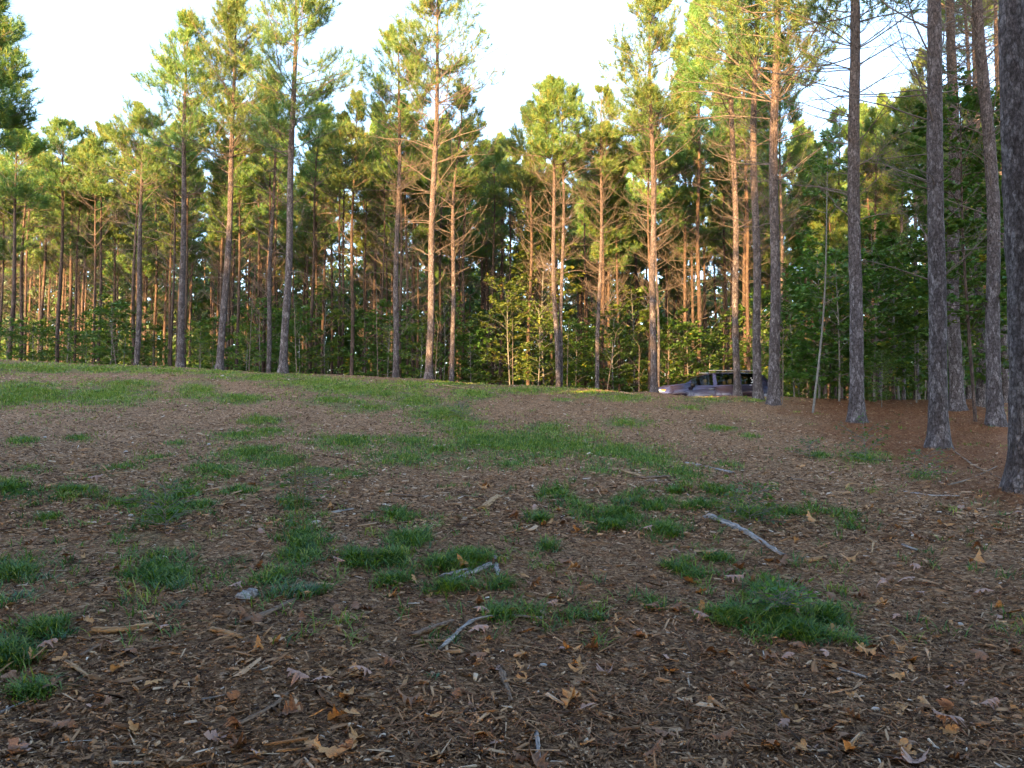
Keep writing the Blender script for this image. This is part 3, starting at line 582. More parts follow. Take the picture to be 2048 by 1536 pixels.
# ------------------------------------------------------------------ pines
def pine_geo(seed, C, rad, zd, zc, ztop, Lmax, nn=14, needle=.19, nw=.006, dens=1.0, deadn=3, deadL=1.8, sides=12, droop=0., dz=.5, twl=1.0):
    """C (K,3) trunk axis in local space, rad (K,), zd first dead branch, zc crown start -> branch mesh data, needle mesh data"""
    r = np.random.default_rng(seed); Lmax = Lmax * .88
    zz = C[:, 2]
    ax = lambda z: np.stack([np.interp(z, zz, C[:, 0]), np.interp(z, zz, C[:, 1]), z], -1)
    rz = lambda z: np.interp(z, zz, rad)
    out = []
    def grow(z, L, el, curve, K=7, wig=.05):
        n = len(z); phi = r.random(n) * 2 * np.pi
        # whorl: spread azimuths
        s = np.linspace(0, 1, K)[None, :]
        hx = (L * np.cos(el))[:, None] * s; zv = (L * np.sin(el))[:, None] * s + (L * curve)[:, None] * s ** 2
        bend = (r.normal(0, .25, n))[:, None] * s ** 1.5
        P = np.stack([hx * np.cos(phi[:, None] + bend), hx * np.sin(phi[:, None] + bend), zv], -1)
        P = P + np.cumsum(r.normal(0, 1, (n, K, 3)), axis=1) * (wig * L / K)[:, None, None] * s[..., None]
        return P + ax(z)[:, None, :], phi
    # dead branches
    nd = max(1, int((zc - zd) / dz * deadn)); z = zd + (zc + .6 - zd) * r.random(nd) ** .75
    z = np.round(z / .55) * .55 + r.normal(0, .04, nd)
    L = deadL * r.uniform(.25, 1.15, nd) * np.interp(z, [zd, zc], [.55, 1.15])
    P, phi = grow(z, L, r.uniform(.1, .8, nd), r.uniform(-.25, .35, nd), 7, .22)
    rb = np.minimum(.006 + .0048 * L, rz(z) * .5)[:, None] * np.linspace(1, .25, 7)[None, :]
    tw = [tubes(P, rb, 4)]
    # twigs on dead branches
    def twigs(P, L, m, lo, lf, r0, K=4, w=.2):
        n = len(P); Kp = P.shape[1]
        s = lo + (1 - lo) * (np.arange(m)[None, :] + r.random((n, m))) / m
        fi = s * (Kp - 1); i0 = np.minimum(fi.astype(int), Kp - 2); fr = (fi - i0)[..., None]
        bi = np.arange(n)[:, None]
        p = P[bi, i0] * (1 - fr) + P[bi, i0 + 1] * fr; t = unit(P[bi, i0 + 1] - P[bi, i0])
        sgn = np.where((np.arange(m)[None, :] + r.integers(0, 2, (n, 1))) % 2 == 0, 1, -1)
        an = sgn * r.uniform(.45, 1.15, (n, m)); ca, sa = np.cos(an), np.sin(an)
        d = np.stack([t[..., 0] * ca - t[..., 1] * sa, t[..., 0] * sa + t[..., 1] * ca, t[..., 2] + r.normal(.12, .28, (n, m))], -1); d = unit(d)
        l = (L[:, None] * lf * (1.15 - s) * r.uniform(.5, 1.3, (n, m)) + .12)
        sl = np.linspace(0, 1, K)
        Q = p[:, :, None, :] + d[:, :, None, :] * (l[..., None] * sl)[..., None]
        Q = Q + np.cumsum(r.normal(0, 1, Q.shape), axis=2) * (w * l / K)[..., None, None] * sl[:, None]
        Q[..., 2] += (l[..., None] * .12 * sl ** 2)
        Q = Q.reshape(-1, K, 3); l = l.reshape(-1)
        return Q, l, np.maximum(r0 * l, .0028)[:, None] * np.linspace(1, .4, K)[None, :]
    Q1, l1, r1 = twigs(P, L, 5, .25, .5, .007)
    tw.append(tubes(Q1, r1, 3))
    Q2, l2, r2 = twigs(Q1, l1, 2, .3, .5, .006)
    tw.append(tubes(Q2, np.maximum(r2, .0025), 3))
    # live crown
    zs = []; k = zc
    while k < ztop - .15:
        t = (k - zc) / (ztop - zc); m = max(2, int(r.poisson(4.6 * dens)))
        zs += [k + r.normal(0, .08) for _ in range(m)]; k += r.uniform(.34, .55) * (1 - .35 * t)
    z = np.array(zs); z = np.clip(z, zc - .2, ztop - .1); t = (z - zc) / (ztop - zc); n = len(z)
    prof = np.minimum(1, .10 + 1.22 * (1 - t) ** .85) * np.interp(t, [0, .25, 1], [.85, 1, 1])
    L = Lmax * prof * r.uniform(.55, 1.1, n); L = np.where(r.random(n) < .05, L * 1.3, L)
    el = np.interp(t, [0, .5, 1], [.12, .5, 1.05]) + r.normal(0, .14, n) - droop
    P, phi = grow(z, L, el, np.interp(t, [0, 1], [.22, .15]) + r.normal(0, .06, n), 7, .12)
    rb = np.minimum(.006 + .0072 * L, rz(z) * .6)[:, None] * np.linspace(1, .22, 7)[None, :]
    tw.append(tubes(P, rb, 4))
    m = 10
    Q1, l1, r1 = twigs(P, L, m, .22, .46, .008)
    tw.append(tubes(Q1, r1, 3))
    lead, = [ax(np.array([ztop - .02]))]
    # tufts: along twigs and at the tips
    sel = [Q1[:, -1], .45 * Q1[:, -2] + .55 * Q1[:, -1], Q1[:, -2]]; dirs = [unit(Q1[:, -1] - Q1[:, -2])] * 3
    sel += [P[:, -1], P[:, -2] * .5 + P[:, -1] * .5, lead]; dirs += [unit(P[:, -1] - P[:, -2])] * 2 + [np.array([[0, 0, 1.]])]
    Q3, l3, r3 = twigs(Q1[l1 > .3], l1[l1 > .3], 3, .35, .45, .006)
    if len(Q3): tw.append(tubes(Q3, r3, 3)); sel.append(Q3[:, -1]); dirs.append(unit(Q3[:, -1] - Q3[:, -2]))
    p = np.concatenate(sel); d = np.concatenate(dirs); d = unit(d + np.array([0, 0, .45])); kk = r.random(len(p)) < .92; p, d = p[kk], d[kk]
    nt_ = len(p)
    base = r.normal(0, 1, (nt_, nn, 3)); base = unit(base)
    dd = unit(base * r.uniform(.55, 1.1, (nt_, nn, 1)) + d[:, None, :] * .85)
    off_ = r.uniform(-.10, .06, (nt_, nn, 1)) * d[:, None, :]
    b = p[:, None, :] + off_; ln = needle * r.uniform(.65, 1.15, (nt_, nn, 1))
    side = unit(np.cross(dd, r.normal(0, 1, (nt_, nn, 3))))
    V = np.stack([b - side * nw * .6, b + dd * ln * .6 - side * nw, b + dd * ln, b + dd * ln * .6 + side * nw, b + side * nw * .6], 2)
    V[:, :, 1:, 2] -= 0
    V = np.stack([b - side * nw, b + side * nw, b + dd * ln + side * nw * .3 + np.array([0, 0, -.015])], 2).reshape(-1, 3)
    T = np.arange(len(V)).reshape(-1, 3)
    crown_frac = np.clip((p[:, 2] - zc) / (ztop - zc), 0, 1)  # needles slightly yellower towards the treetop
    rv = np.repeat(np.clip(r.normal(.42, .2, nt_) + .1 * crown_frac, 0, .92), nn); rv = np.where(r.random(len(rv)) < .015, 1.0, rv)
    return merge(tw), (V, T, rv)

def trunk_mesh(name, C, rad, mat, sides=14, seed=0, rough=.035, flare=True):
    r = np.random.default_rng(seed)
    zt = C[-1, 2]; K = max(24, int(zt / .16)); z = np.linspace(0, 1, K) ** 1.1 * (zt + .3) - .3
    c = np.stack([np.interp(z, C[:, 2], C[:, 0]), np.interp(z, C[:, 2], C[:, 1]), z], -1)
    R0 = np.interp(z, C[:, 2], rad)
    if flare: R0 = R0 * (1 + .5 * np.exp(-np.maximum(z, -.1) / .22))
    # swellings at the whorls
    R0 = R0 * (1 + .045 * np.exp(-((z % .62 - .31) / .07) ** 2) * (z > 1))
    a = np.arange(sides) / sides * 2 * np.pi
    rr = R0[:, None] * (1 + rough * r.normal(0, 1, (K, sides)) + .04 * np.sin(a * 3 + seed)[None] * np.exp(-z / .5)[:, None])
    V = np.stack([c[:, None, 0] + rr * np.cos(a), c[:, None, 1] + rr * np.sin(a), np.broadcast_to(c[:, None, 2], rr.shape)], -1).reshape(-1, 3)
    idx = np.arange(K * sides).reshape(K, sides); A, B = idx[:-1], np.roll(idx[:-1], -1, 1); C_, D = idx[1:], np.roll(idx[1:], -1, 1)
    Q = np.stack([A, B, D, C_], -1).reshape(-1, 4)
    return mesh(name, V, [Q], mat, True)

def pine(label, group, Y, pts, w, top, crown, dead=None, Lmax=1.9, seed=1, nn=12, dens=1.0, deadn=3, deadL=1.8, near=False, nw=.006, name='pine_tree', wt=None, dz=.5):
    """pts: image points along the trunk, first = base; w base width in px; top, crown, dead: image y of tree top, crown start, lowest branch"""
    pts = sorted(pts, key=lambda q: -q[1])
    xs, zs = [], []
    for px, py in pts: a = at(px, py, Y); xs.append(float(a[0])); zs.append(float(a[2]))
    bx = xs[0]; bz = float(hz(bx, Y)); 
    ztop = float(at(1024, top, Y)[2]) - bz; zc = float(at(1024, crown, Y)[2]) - bz
    zd = zc * .3 if dead is None else float(at(1024, dead, Y)[2]) - bz
    zs = [0.0] + [v - bz for v in zs[1:]]; xs = [v - bx for v in xs]
    if len(zs) == 1: zs.append(ztop); xs.append(0.)
    sl = (xs[-1] - xs[-2]) / max(.1, zs[-1] - zs[-2])
    if zs[-1] < ztop: xs.append(xs[-1] + sl * .5 * (ztop - zs[-1])); zs.append(ztop)
    r = np.random.default_rng(seed * 7 + 3)
    zz = np.linspace(0, ztop, 26); xx = np.interp(zz, zs, xs)
    for _ in range(3): xx[1:-1] = .25 * xx[:-2] + .5 * xx[1:-1] + .25 * xx[2:]
    xx = xx + .035 * np.sin(zz * .8 + seed) * np.minimum(zz / 3, 1); yy = .06 * np.sin(zz * .6 + seed * 2) * np.minimum(zz / 3, 1)
    C = np.stack([xx, yy, zz], -1); Rb = w / F * Y / 2
    rad = Rb * np.interp(zz / ztop, [0, .08, .5, .8, 1], [1.0, .92, .70, .40, .08])
    root = empty(name, (bx, Y, bz), label, 'pine tree', group)
    obj('trunk', trunk_mesh('trunk', C, rad, M['bark'] if Y < 32 else M['bark_far'], 20 if near else 10, seed), root)
    (bV, bF), (nV, nT, rv) = pine_geo(seed, C, rad, zd, zc, ztop, Lmax, nn=nn, nw=nw, dens=dens, deadn=deadn, deadL=deadL, dz=dz)
    obj('branches', mesh('branches', bV, bF, M['twig'], False), root)
    obj('crown', mesh('crown', nV, [nT], M['needles'], False, rv), root)
    return root

HERO = [  # label, Y, pts, w, top, crown, dead, opts
 ('tall slim pine with a narrow pointed crown, in front of the left tree line', 27, [(361, 736), (368, 400), (372, 100)], 14, 38, 300, 690, dict(Lmax=2.0)),
 ('pine with a bent trunk base leaning right, left of the middle', 27, [(439, 736), (450, 600), (456, 500), (461, 400), (472, 0)], 15, -30, 320, 680, dict(Lmax=2.1, deadL=2.2)),
 ('tallest pine left of centre with thick pale trunk', 25, [(566, 744), (581, 400), (593, 0)], 17, -130, 300, 600, dict(Lmax=2.6, deadn=1.6)),
 ('tall pine with yellow green crown just left of centre, many bare branches', 27, [(857, 761), (867, 400), (878, 0)], 15, -70, 200, 620, dict(Lmax=2.5, deadn=4, deadL=2.6)),
 ('straight pine left of the yellow green centre pine, rounded top', 28, [(791, 758), (796, 400), (800, 80)], 12.5, 62, 290, 690, dict(Lmax=1.9, deadn=4, deadL=2.0)),
 ('tall slim pine standing at the nose of the parked car', 26, [(1308, 783), (1306, 400), (1298, 0)], 14, -40, 250, 650, dict(Lmax=2.1, deadn=3, deadL=1.9)),
 ('pine standing against the middle of the parked car', 25, [(1475, 790), (1468, 400), (1460, 0)], 14.5, -190, 230, 600, dict(Lmax=2.6, deadn=3, deadL=2.2)),
 ('pine standing in front of the rear window of the car', 23, [(1516, 797), (1508, 400), (1514, 0)], 18, -260, 120, 560, dict(Lmax=2.7, deadn=3, deadL=2.2)),
 ('dark straight pine in front of the tail of the car', 20.5, [(1547, 808), (1550, 400), (1552, 0)], 22, -420, 190, 520, dict(dens=.65, Lmax=2.9, deadn=6, deadL=2.8, near=True)),
 ('thick dark pine, third large trunk from the right edge', 16.5, [(1714, 842), (1710, 400), (1706, 0)], 28, -620, 110, 500, dict(dens=.5, Lmax=2.8, deadn=6, deadL=2.3, near=True)),
 ('thick dark pine with pale broken scar, second large trunk from the right edge', 12.8, [(1877, 908), (1871, 400), (1867, 0)], 36, -900, -60, 560, dict(dens=.5, Lmax=3.0, deadn=5, deadL=2.4, near=True)),
 ('largest pine trunk, cut off by the right edge of the photo', 8.6, [(2050, 990), (2044, 525), (2028, 0)], 58, -1900, -700, 60, dict(dens=.6, Lmax=3.0, deadn=1.5, deadL=1.0, near=True)),
 ('pine close behind the second large trunk from the right', 19.5, [(1914, 822), (1906, 400), (1902, 0)], 26, -480, -60, 560, dict(dens=.6, Lmax=2.7, deadn=6, deadL=2.2, near=True)),
 ('dark leaning pine just left of the largest right hand trunk', 16, [(1992, 866), (1980, 400), (1960, 0)], 28, -640, -90, 560, dict(dens=.6, Lmax=2.7, deadn=5, deadL=2.2, near=True)),
 ('slim pine between the two dark trunks at the right', 27, [(1940, 800), (1938, 300), (1930, 0)], 14, -150, 60, 560, dict(deadn=3)),
 ('thin pine right beside the slim one at the right', 30, [(1957, 798), (1955, 400), (1955, 0)], 10, -60, 100, 560, {}),
 ('forked pine with two stems left of the car', 29, [(1117, 775), (1114, 690), (1109, 600), (1107, 400)], 11, 168, 330, 640, dict(Lmax=1.8, deadn=4)),
 ('right stem pine leaning beside the forked one', 29.3, [(1121, 775), (1122, 680), (1125, 560), (1126, 400)], 9, 175, 330, 640, dict(Lmax=1.8, deadn=4)),
 ('pine with pointed crown midway between forked pine and car', 30, [(1193, 780), (1203, 400), (1203, 180)], 9.5, 172, 360, 670, dict(Lmax=1.7, deadn=4.5, deadL=1.8)),
 ('orange lit pine close behind the pointed crown one', 32.5, [(1203, 780), (1206, 400)], 8, 260, 390, 660, {}),
 ('pine right of the yellow green centre pine', 30, [(904, 763), (907, 400), (925, 200)], 11, 185, 370, 640, dict(Lmax=1.9, deadn=3.5, deadL=2.3)),
 ('slender pine right of the centre pair', 34, [(923, 765), (930, 400)], 8, 255, 400, 650, {}),
 ('thin dark pine in the gap right of centre', 36, [(983, 767), (988, 400)], 7, 300, 430, 650, {}),
 ('thin dark pine second in the gap right of centre', 38, [(1018, 768), (1020, 400)], 6.5, 290, 430, 650, {}),
 ('orange lit pine left of the forked pine', 33, [(1055, 771), (1062, 500), (1062, 300)], 8, 215, 380, 640, dict(Lmax=1.6, deadn=4)),
 ('thin orange stem between forked pine and pointed crown pine', 40, [(1172, 772), (1170, 400)], 6, 270, 400, 640, {}),
 ('pine behind the bonnet of the car', 34, [(1396, 760), (1397, 400), (1396, 100)], 10, -10, 330, 680, dict(Lmax=2.0, deadn=4)),
 ('orange lit pine behind the rear door of the car', 36, [(1488, 760), (1490, 400)], 8.5, 40, 330, 640, {}),
 ('second orange lit pine behind the car', 34, [(1497, 760), (1493, 400)], 8, 90, 340, 640, {}),
 ('thin orange pine behind the front door of the car', 41, [(1462, 760), (1462, 400)], 6, 120, 360, 640, {}),
 ('thin dark pine behind the front window of the car', 43, [(1449, 760), (1448, 400)], 6, 150, 380, 640, {}),
 ('slim pale pine right behind the dark straight one at the car tail', 30, [(1561, 797), (1562, 400)], 8, 90, 330, 600, dict(deadn=4)),
 ('thin pine touching the left side of the pine at the car nose', 32, [(1299, 782), (1298, 400)], 6.5, 180, 350, 640, {}),
 ('thin pine touching the right side of the pine at the car nose', 30.5, [(1317, 782), (1312, 400)], 6, 200, 340, 640, {}),
 ('slim pine left of the thick one with bent base, dark', 34, [(453, 737), (462, 400)], 7.5, 190, 360, 640, {}),
 ('pine with darker trunk between bent pine and tallest pine', 30, [(536, 742), (546, 400)], 10.5, 150, 340, 640, dict(deadn=4)),
 ('orange tinted pine close left of the darker trunk', 35, [(526, 742), (540, 400)], 8, 210, 370, 640, {}),
 ('slim crooked pine right of the tallest left pine', 33, [(619, 747), (630, 400), (640, 230)], 8, 212, 370, 640, dict(deadn=4)),
 ('left one of a close pair of slim pines left of centre', 36, [(678, 750), (680, 400)], 6.5, 240, 390, 640, {}),
 ('right one of a close pair of slim pines left of centre', 35, [(684, 750), (688, 400)], 6.5, 250, 390, 640, {}),
 ('pine with bushy pointed top left of the rounded top pine', 32, [(703, 752), (706, 400), (714, 220)], 9, 192, 380, 660, dict(Lmax=1.7)),
 ('very thin bare pine left of the rounded top pine', 37, [(729, 755), (731, 400)], 5, 280, 400, 650, {}),
 ('slim brown pine just left of the rounded top pine', 34, [(764, 757), (768, 400)], 6, 260, 390, 650, {}),
 ('orange pine tucked right behind the rounded top pine', 32, [(800, 759), (802, 400)], 7.5, 200, 370, 650, {}),
 ('slim grey pine between rounded top and centre pine', 33.5, [(816, 760), (812, 400)], 7, 240, 380, 650, {}),
 ('thin pine left against the centre pine', 38, [(834, 760), (838, 400)], 5, 270, 400, 640, {}),
 ('pine at the far left edge, pale lower trunk', 32, [(19, 713), (30, 470), (34, 300)], 9.5, 262, 410, 650, dict(Lmax=2.2)),
 ('second pine from the left edge', 36, [(40, 715), (48, 470)], 8, 290, 420, 650, dict(Lmax=2.2)),
 ('thin dark pine third from the left edge', 44, [(84, 716), (90, 450)], 7.5, 310, 420, 640, {}),
 ('pine with bright pointed top near the left edge', 34, [(115, 720), (122, 480), (130, 280)], 8.5, 248, 400, 650, dict(Lmax=2.0)),
 ('dark pine just right of the bright topped left one', 40, [(137, 720), (145, 450)], 8, 300, 420, 650, {}),
 ('very slim pale pine, left of a close pair at left', 33, [(190, 722), (191, 400)], 5.5, 290, 400, 640, {}),
 ('pine with small pointed top against the sky at left', 35, [(197, 722), (203, 450), (205, 280)], 6.8, 258, 400, 650, dict(Lmax=1.8)),
 ('pine with dense rounded crown left of the slim tall one', 30, [(272, 728), (284, 430), (284, 260)], 12, 222, 370, 620, dict(Lmax=2.1)),
 ('darker pine touching the left of the dense crowned one', 33, [(267, 727), (272, 430)], 8, 300, 410, 620, {}),
 ('thin dark pine right of the dense crowned one', 44, [(309, 730), (313, 450)], 6, 290, 420, 640, {}),
 ('slim reddish pine left beside the slim tall one', 32, [(341, 734), (348, 500)], 6.5, 260, 390, 640, {}),
 ('thin pine touching the right of the slim tall one', 33, [(370, 735), (376, 400)], 6.5, 200, 360, 640, {}),
 ('slim pine with pale bark between the third and second large right trunks, left', 31, [(1759, 806), (1752, 400)], 8, 230, 400, 600, {}),
 ('slim pine between the third and second large right trunks, middle', 29, [(1807, 808), (1803, 400)], 8, 210, 390, 600, {}),
 ('slim pine just left of the second large right trunk', 27, [(1834, 812), (1830, 400)], 10, 190, 380, 600, {}),
 ('dark pine half hidden left of the leaning right hand pine', 22, [(1962, 836), (1957, 400)], 17, -300, -20, 560, dict(dens=.6, deadn=3)),
 ('dark pine between the leaning one and the largest right trunk', 24, [(2012, 826), (2003, 400)], 16, -220, 0, 560, dict(dens=.6, deadn=3)),
 ('slim pine well behind the third large trunk, on its left side', 34, [(1683, 800), (1680, 400)], 8, 225, 380, 600, {}),
 ('slim pine just left of the close pair behind the second large right trunk', 31, [(1858, 806), (1852, 400)], 9, 110, 330, 600, {}),
 ('dark bushy pine entering from the left edge of the photo', 21, [(-38, 760), (-36, 300)], 18, -60, 290, 420, dict(Lmax=1.7, dens=2.0, deadn=1.2, nn=16)),
]
for i, (lab, Yd, pts, wd, top, crown, dead, kw) in enumerate(HERO):
    kw = dict(kw); kw.setdefault('nn', 13 if Yd > 31 else 15); kw.setdefault('nw', .0095 if Yd > 31 else .0075); kw.setdefault('Lmax', 1.6)
    pine(lab, 'pines in the front rows' if Yd < 45 else 'pines', Yd, pts, wd, top, crown, dead, seed=500 + i, **kw)

# background pines ----------------------------------------------------------
def variant(seed, H, zc, zd, Lmax, Rb, nn=12, nw=.014, dens=1.1, needle=.22, deadn=3, mat='bark_far'):
    zz = np.linspace(0, H, 22); r = np.random.default_rng(seed)
    C = np.stack([.12 * np.sin(zz * .35 + seed) * zz / H, .12 * np.cos(zz * .4 + seed) * zz / H, zz], -1); C[:, :2] -= C[0, :2]
    rad = Rb * np.interp(zz / H, [0, .08, .5, .8, 1], [1.0, .9, .68, .38, .08])
    (bV, bF), (nV, nT, rv) = pine_geo(seed, C, rad, zd, zc, H, Lmax, nn=nn, nw=nw, dens=dens, needle=needle, deadn=deadn, deadL=1.5)
    return (trunk_mesh('trunk', C, rad, M[mat], 9, seed), mesh('branches', bV, bF, M['twig'], False), mesh('crown', nV, [nT], M['needles'], False, rv))
VAR = [variant(900 + i, 14.5 + .4 * (i % 3), 8.0 + .6 * (i % 4), 1.8, 1.35 + .15 * (i % 3), .085 + .012 * (i % 4), dens=1.0, nn=11) for i in range(7)]
sky_px = [-200, 60, 160, 240, 300, 700, 760, 960, 1040, 1250, 1330, 1420, 1600, 1640, 1690, 1740, 1860, 2300]
sky_py = [300, 290, 290, 300, 255, 235, 215, 225, 265, 265, 130, 60, 110, 270, 230, 150, 140, 100]
def place(var, x, y, s, rz, label, group, sz=None):
    root = empty('pine_tree', (x, y, float(h(x, y))), label, 'pine tree', group, rz); root.scale = (s, s, sz or s)
    for nm, me in zip(('trunk', 'branches', 'crown'), var): obj(nm, me, root)
    return root
def zone(px):
    for lim, t in ((260, 'thin dark pine deep in the wood at the far left'), (620, 'thin dark pine deep in the wood behind the left pines'), (1000, 'thin dark pine deep in the wood behind the centre pines'),
                   (1300, 'thin dark pine deep in the wood left of the car'), (1600, 'thin dark pine deep in the wood behind the car')):
        if px < lim: return t
    return 'thin dark pine deep in the wood behind the large right trunks'
r = np.random.default_rng(77)
hx = []
for k in HERO:
    a = at(k[2][0][0], 700, k[1]); hx.append((float(a[0]), k[1]))
hx = np.array(hx); nb = 0; spots = []
for row in np.arange(33, 62, 2.9):
    for x in np.arange(-46, 50, 3.2):
        xx = x + r.uniform(-1.1, 1.1); yy = row + r.uniform(-1, 1)
        if abs(xx) > yy * .69 + 2: continue
        if 5.4 < xx < 11 and yy < 34: continue
        if np.min(np.hypot(hx[:, 0] - xx, hx[:, 1] - yy)) < 1.1: continue
        px = 1024 + xx / yy * F
        if r.random() < (.12 if yy < 50 else .3): continue
        spots.append((xx, yy, px))
for xx, yy, px in spots:
    v = VAR[int(r.integers(0, 7))]; zt = float(at(1024, np.interp(px, sky_px, sky_py) + r.uniform(5, 70), yy)[2]) - float(h(xx, yy))
    s = min(1.12 + r.uniform(-.1, .08), zt / 15.0)
    place(v, xx, yy, s, r.random() * 6.28, zone(px), 'dark pines deep in the wood'); nb += 1
print('background pines', nb)

# unseen pines behind the viewpoint: wood edge, heights set by lane to shape its shade
BV = [variant(950 + i, 17.5, 2.4, 1.2, 3.9, .17, nn=10, nw=.024, dens=1.5, needle=.26, mat='bark') for i in range(2)]
nback = 0
for row, (yb, step, hh) in enumerate([(-13, 3.8, 1.08), (-17, 3.8, 1.12), (-22, 3.8, 1.18), (-28, 4.2, 1.25)]):
    for x in np.arange(-56, 10, step):
        xx = x + r.uniform(-.9, .9); yy = yb + r.uniform(-1, 1)
        lane = xx + .51 * (28 - yy)                       # where its shadow falls on the crest line
        s = hh * r.uniform(.86, 1.04)
        s *= 1.15 if lane < -5 else .74 if lane < 10 else 1.0
        place(BV[nback % 2], xx, yy, s, r.random() * 6.28, 'unseen pine of the wood edge behind the viewpoint, shading the clearing', 'pines behind the viewpoint'); nback += 1
print('back pines', nback)

def far_wood():
    r = np.random.default_rng(66); n = 7000
    yy = r.uniform(64, 92, n); xx = r.uniform(-.74, .74, n) * yy; zz = 15.0 * r.random(n) ** 1.2; k = 55
    rad = r.uniform(.5, 1.5, n)
    c = np.stack([xx, yy, h(xx, yy) + zz], -1)
    o = unit(r.normal(0, 1, (n, k, 3))) * (r.random((n, k, 1)) ** .4) * rad[:, None, None] * np.array([1, 1, .7])
    p = (c[:, None] + o).reshape(-1, 3); N = len(p)
    d = unit(r.normal(0, 1, (N, 3))); s_ = unit(np.cross(d, r.normal(0, 1, (N, 3)))); L = r.uniform(.25, .6, (N, 1))
    V = np.stack([p - s_ * L * .35, p + s_ * L * .35, p + d * L], 1).reshape(-1, 3)
    T = np.arange(3 * N).reshape(-1, 3); rv = np.clip(np.repeat(r.normal(.3, .2, n), k) + r.normal(0, .1, N), 0, 1)
    nt_ = 260; y = r.uniform(60, 84, nt_); x = r.uniform(-.72, .72, nt_) * y; zb = h(x, y); t = np.linspace(0, 1, 5)
    P = np.stack([x[:, None] + r.normal(0, .15, nt_)[:, None] * t, y[:, None] + 0 * t, zb[:, None] + 15 * t], -1)
    V2, Q2 = tubes(P, r.uniform(.07, .14, nt_)[:, None] * np.linspace(1, .5, 5), 6)
    me = mesh('far_wood', np.concatenate([V, V2]), [T, Q2 + len(V)], [M['leaf_green'], M['bark_far']], False, np.concatenate([rv, np.zeros(len(Q2))]))
    me.polygons.foreach_set('material_index', np.concatenate([np.zeros(len(T)), np.ones(len(Q2))]).astype(np.int32)); return me
tag(obj('far_wood', far_wood()), 'dark mass of far-off woodland seen between the trunks', 'woodland', kind='stuff')

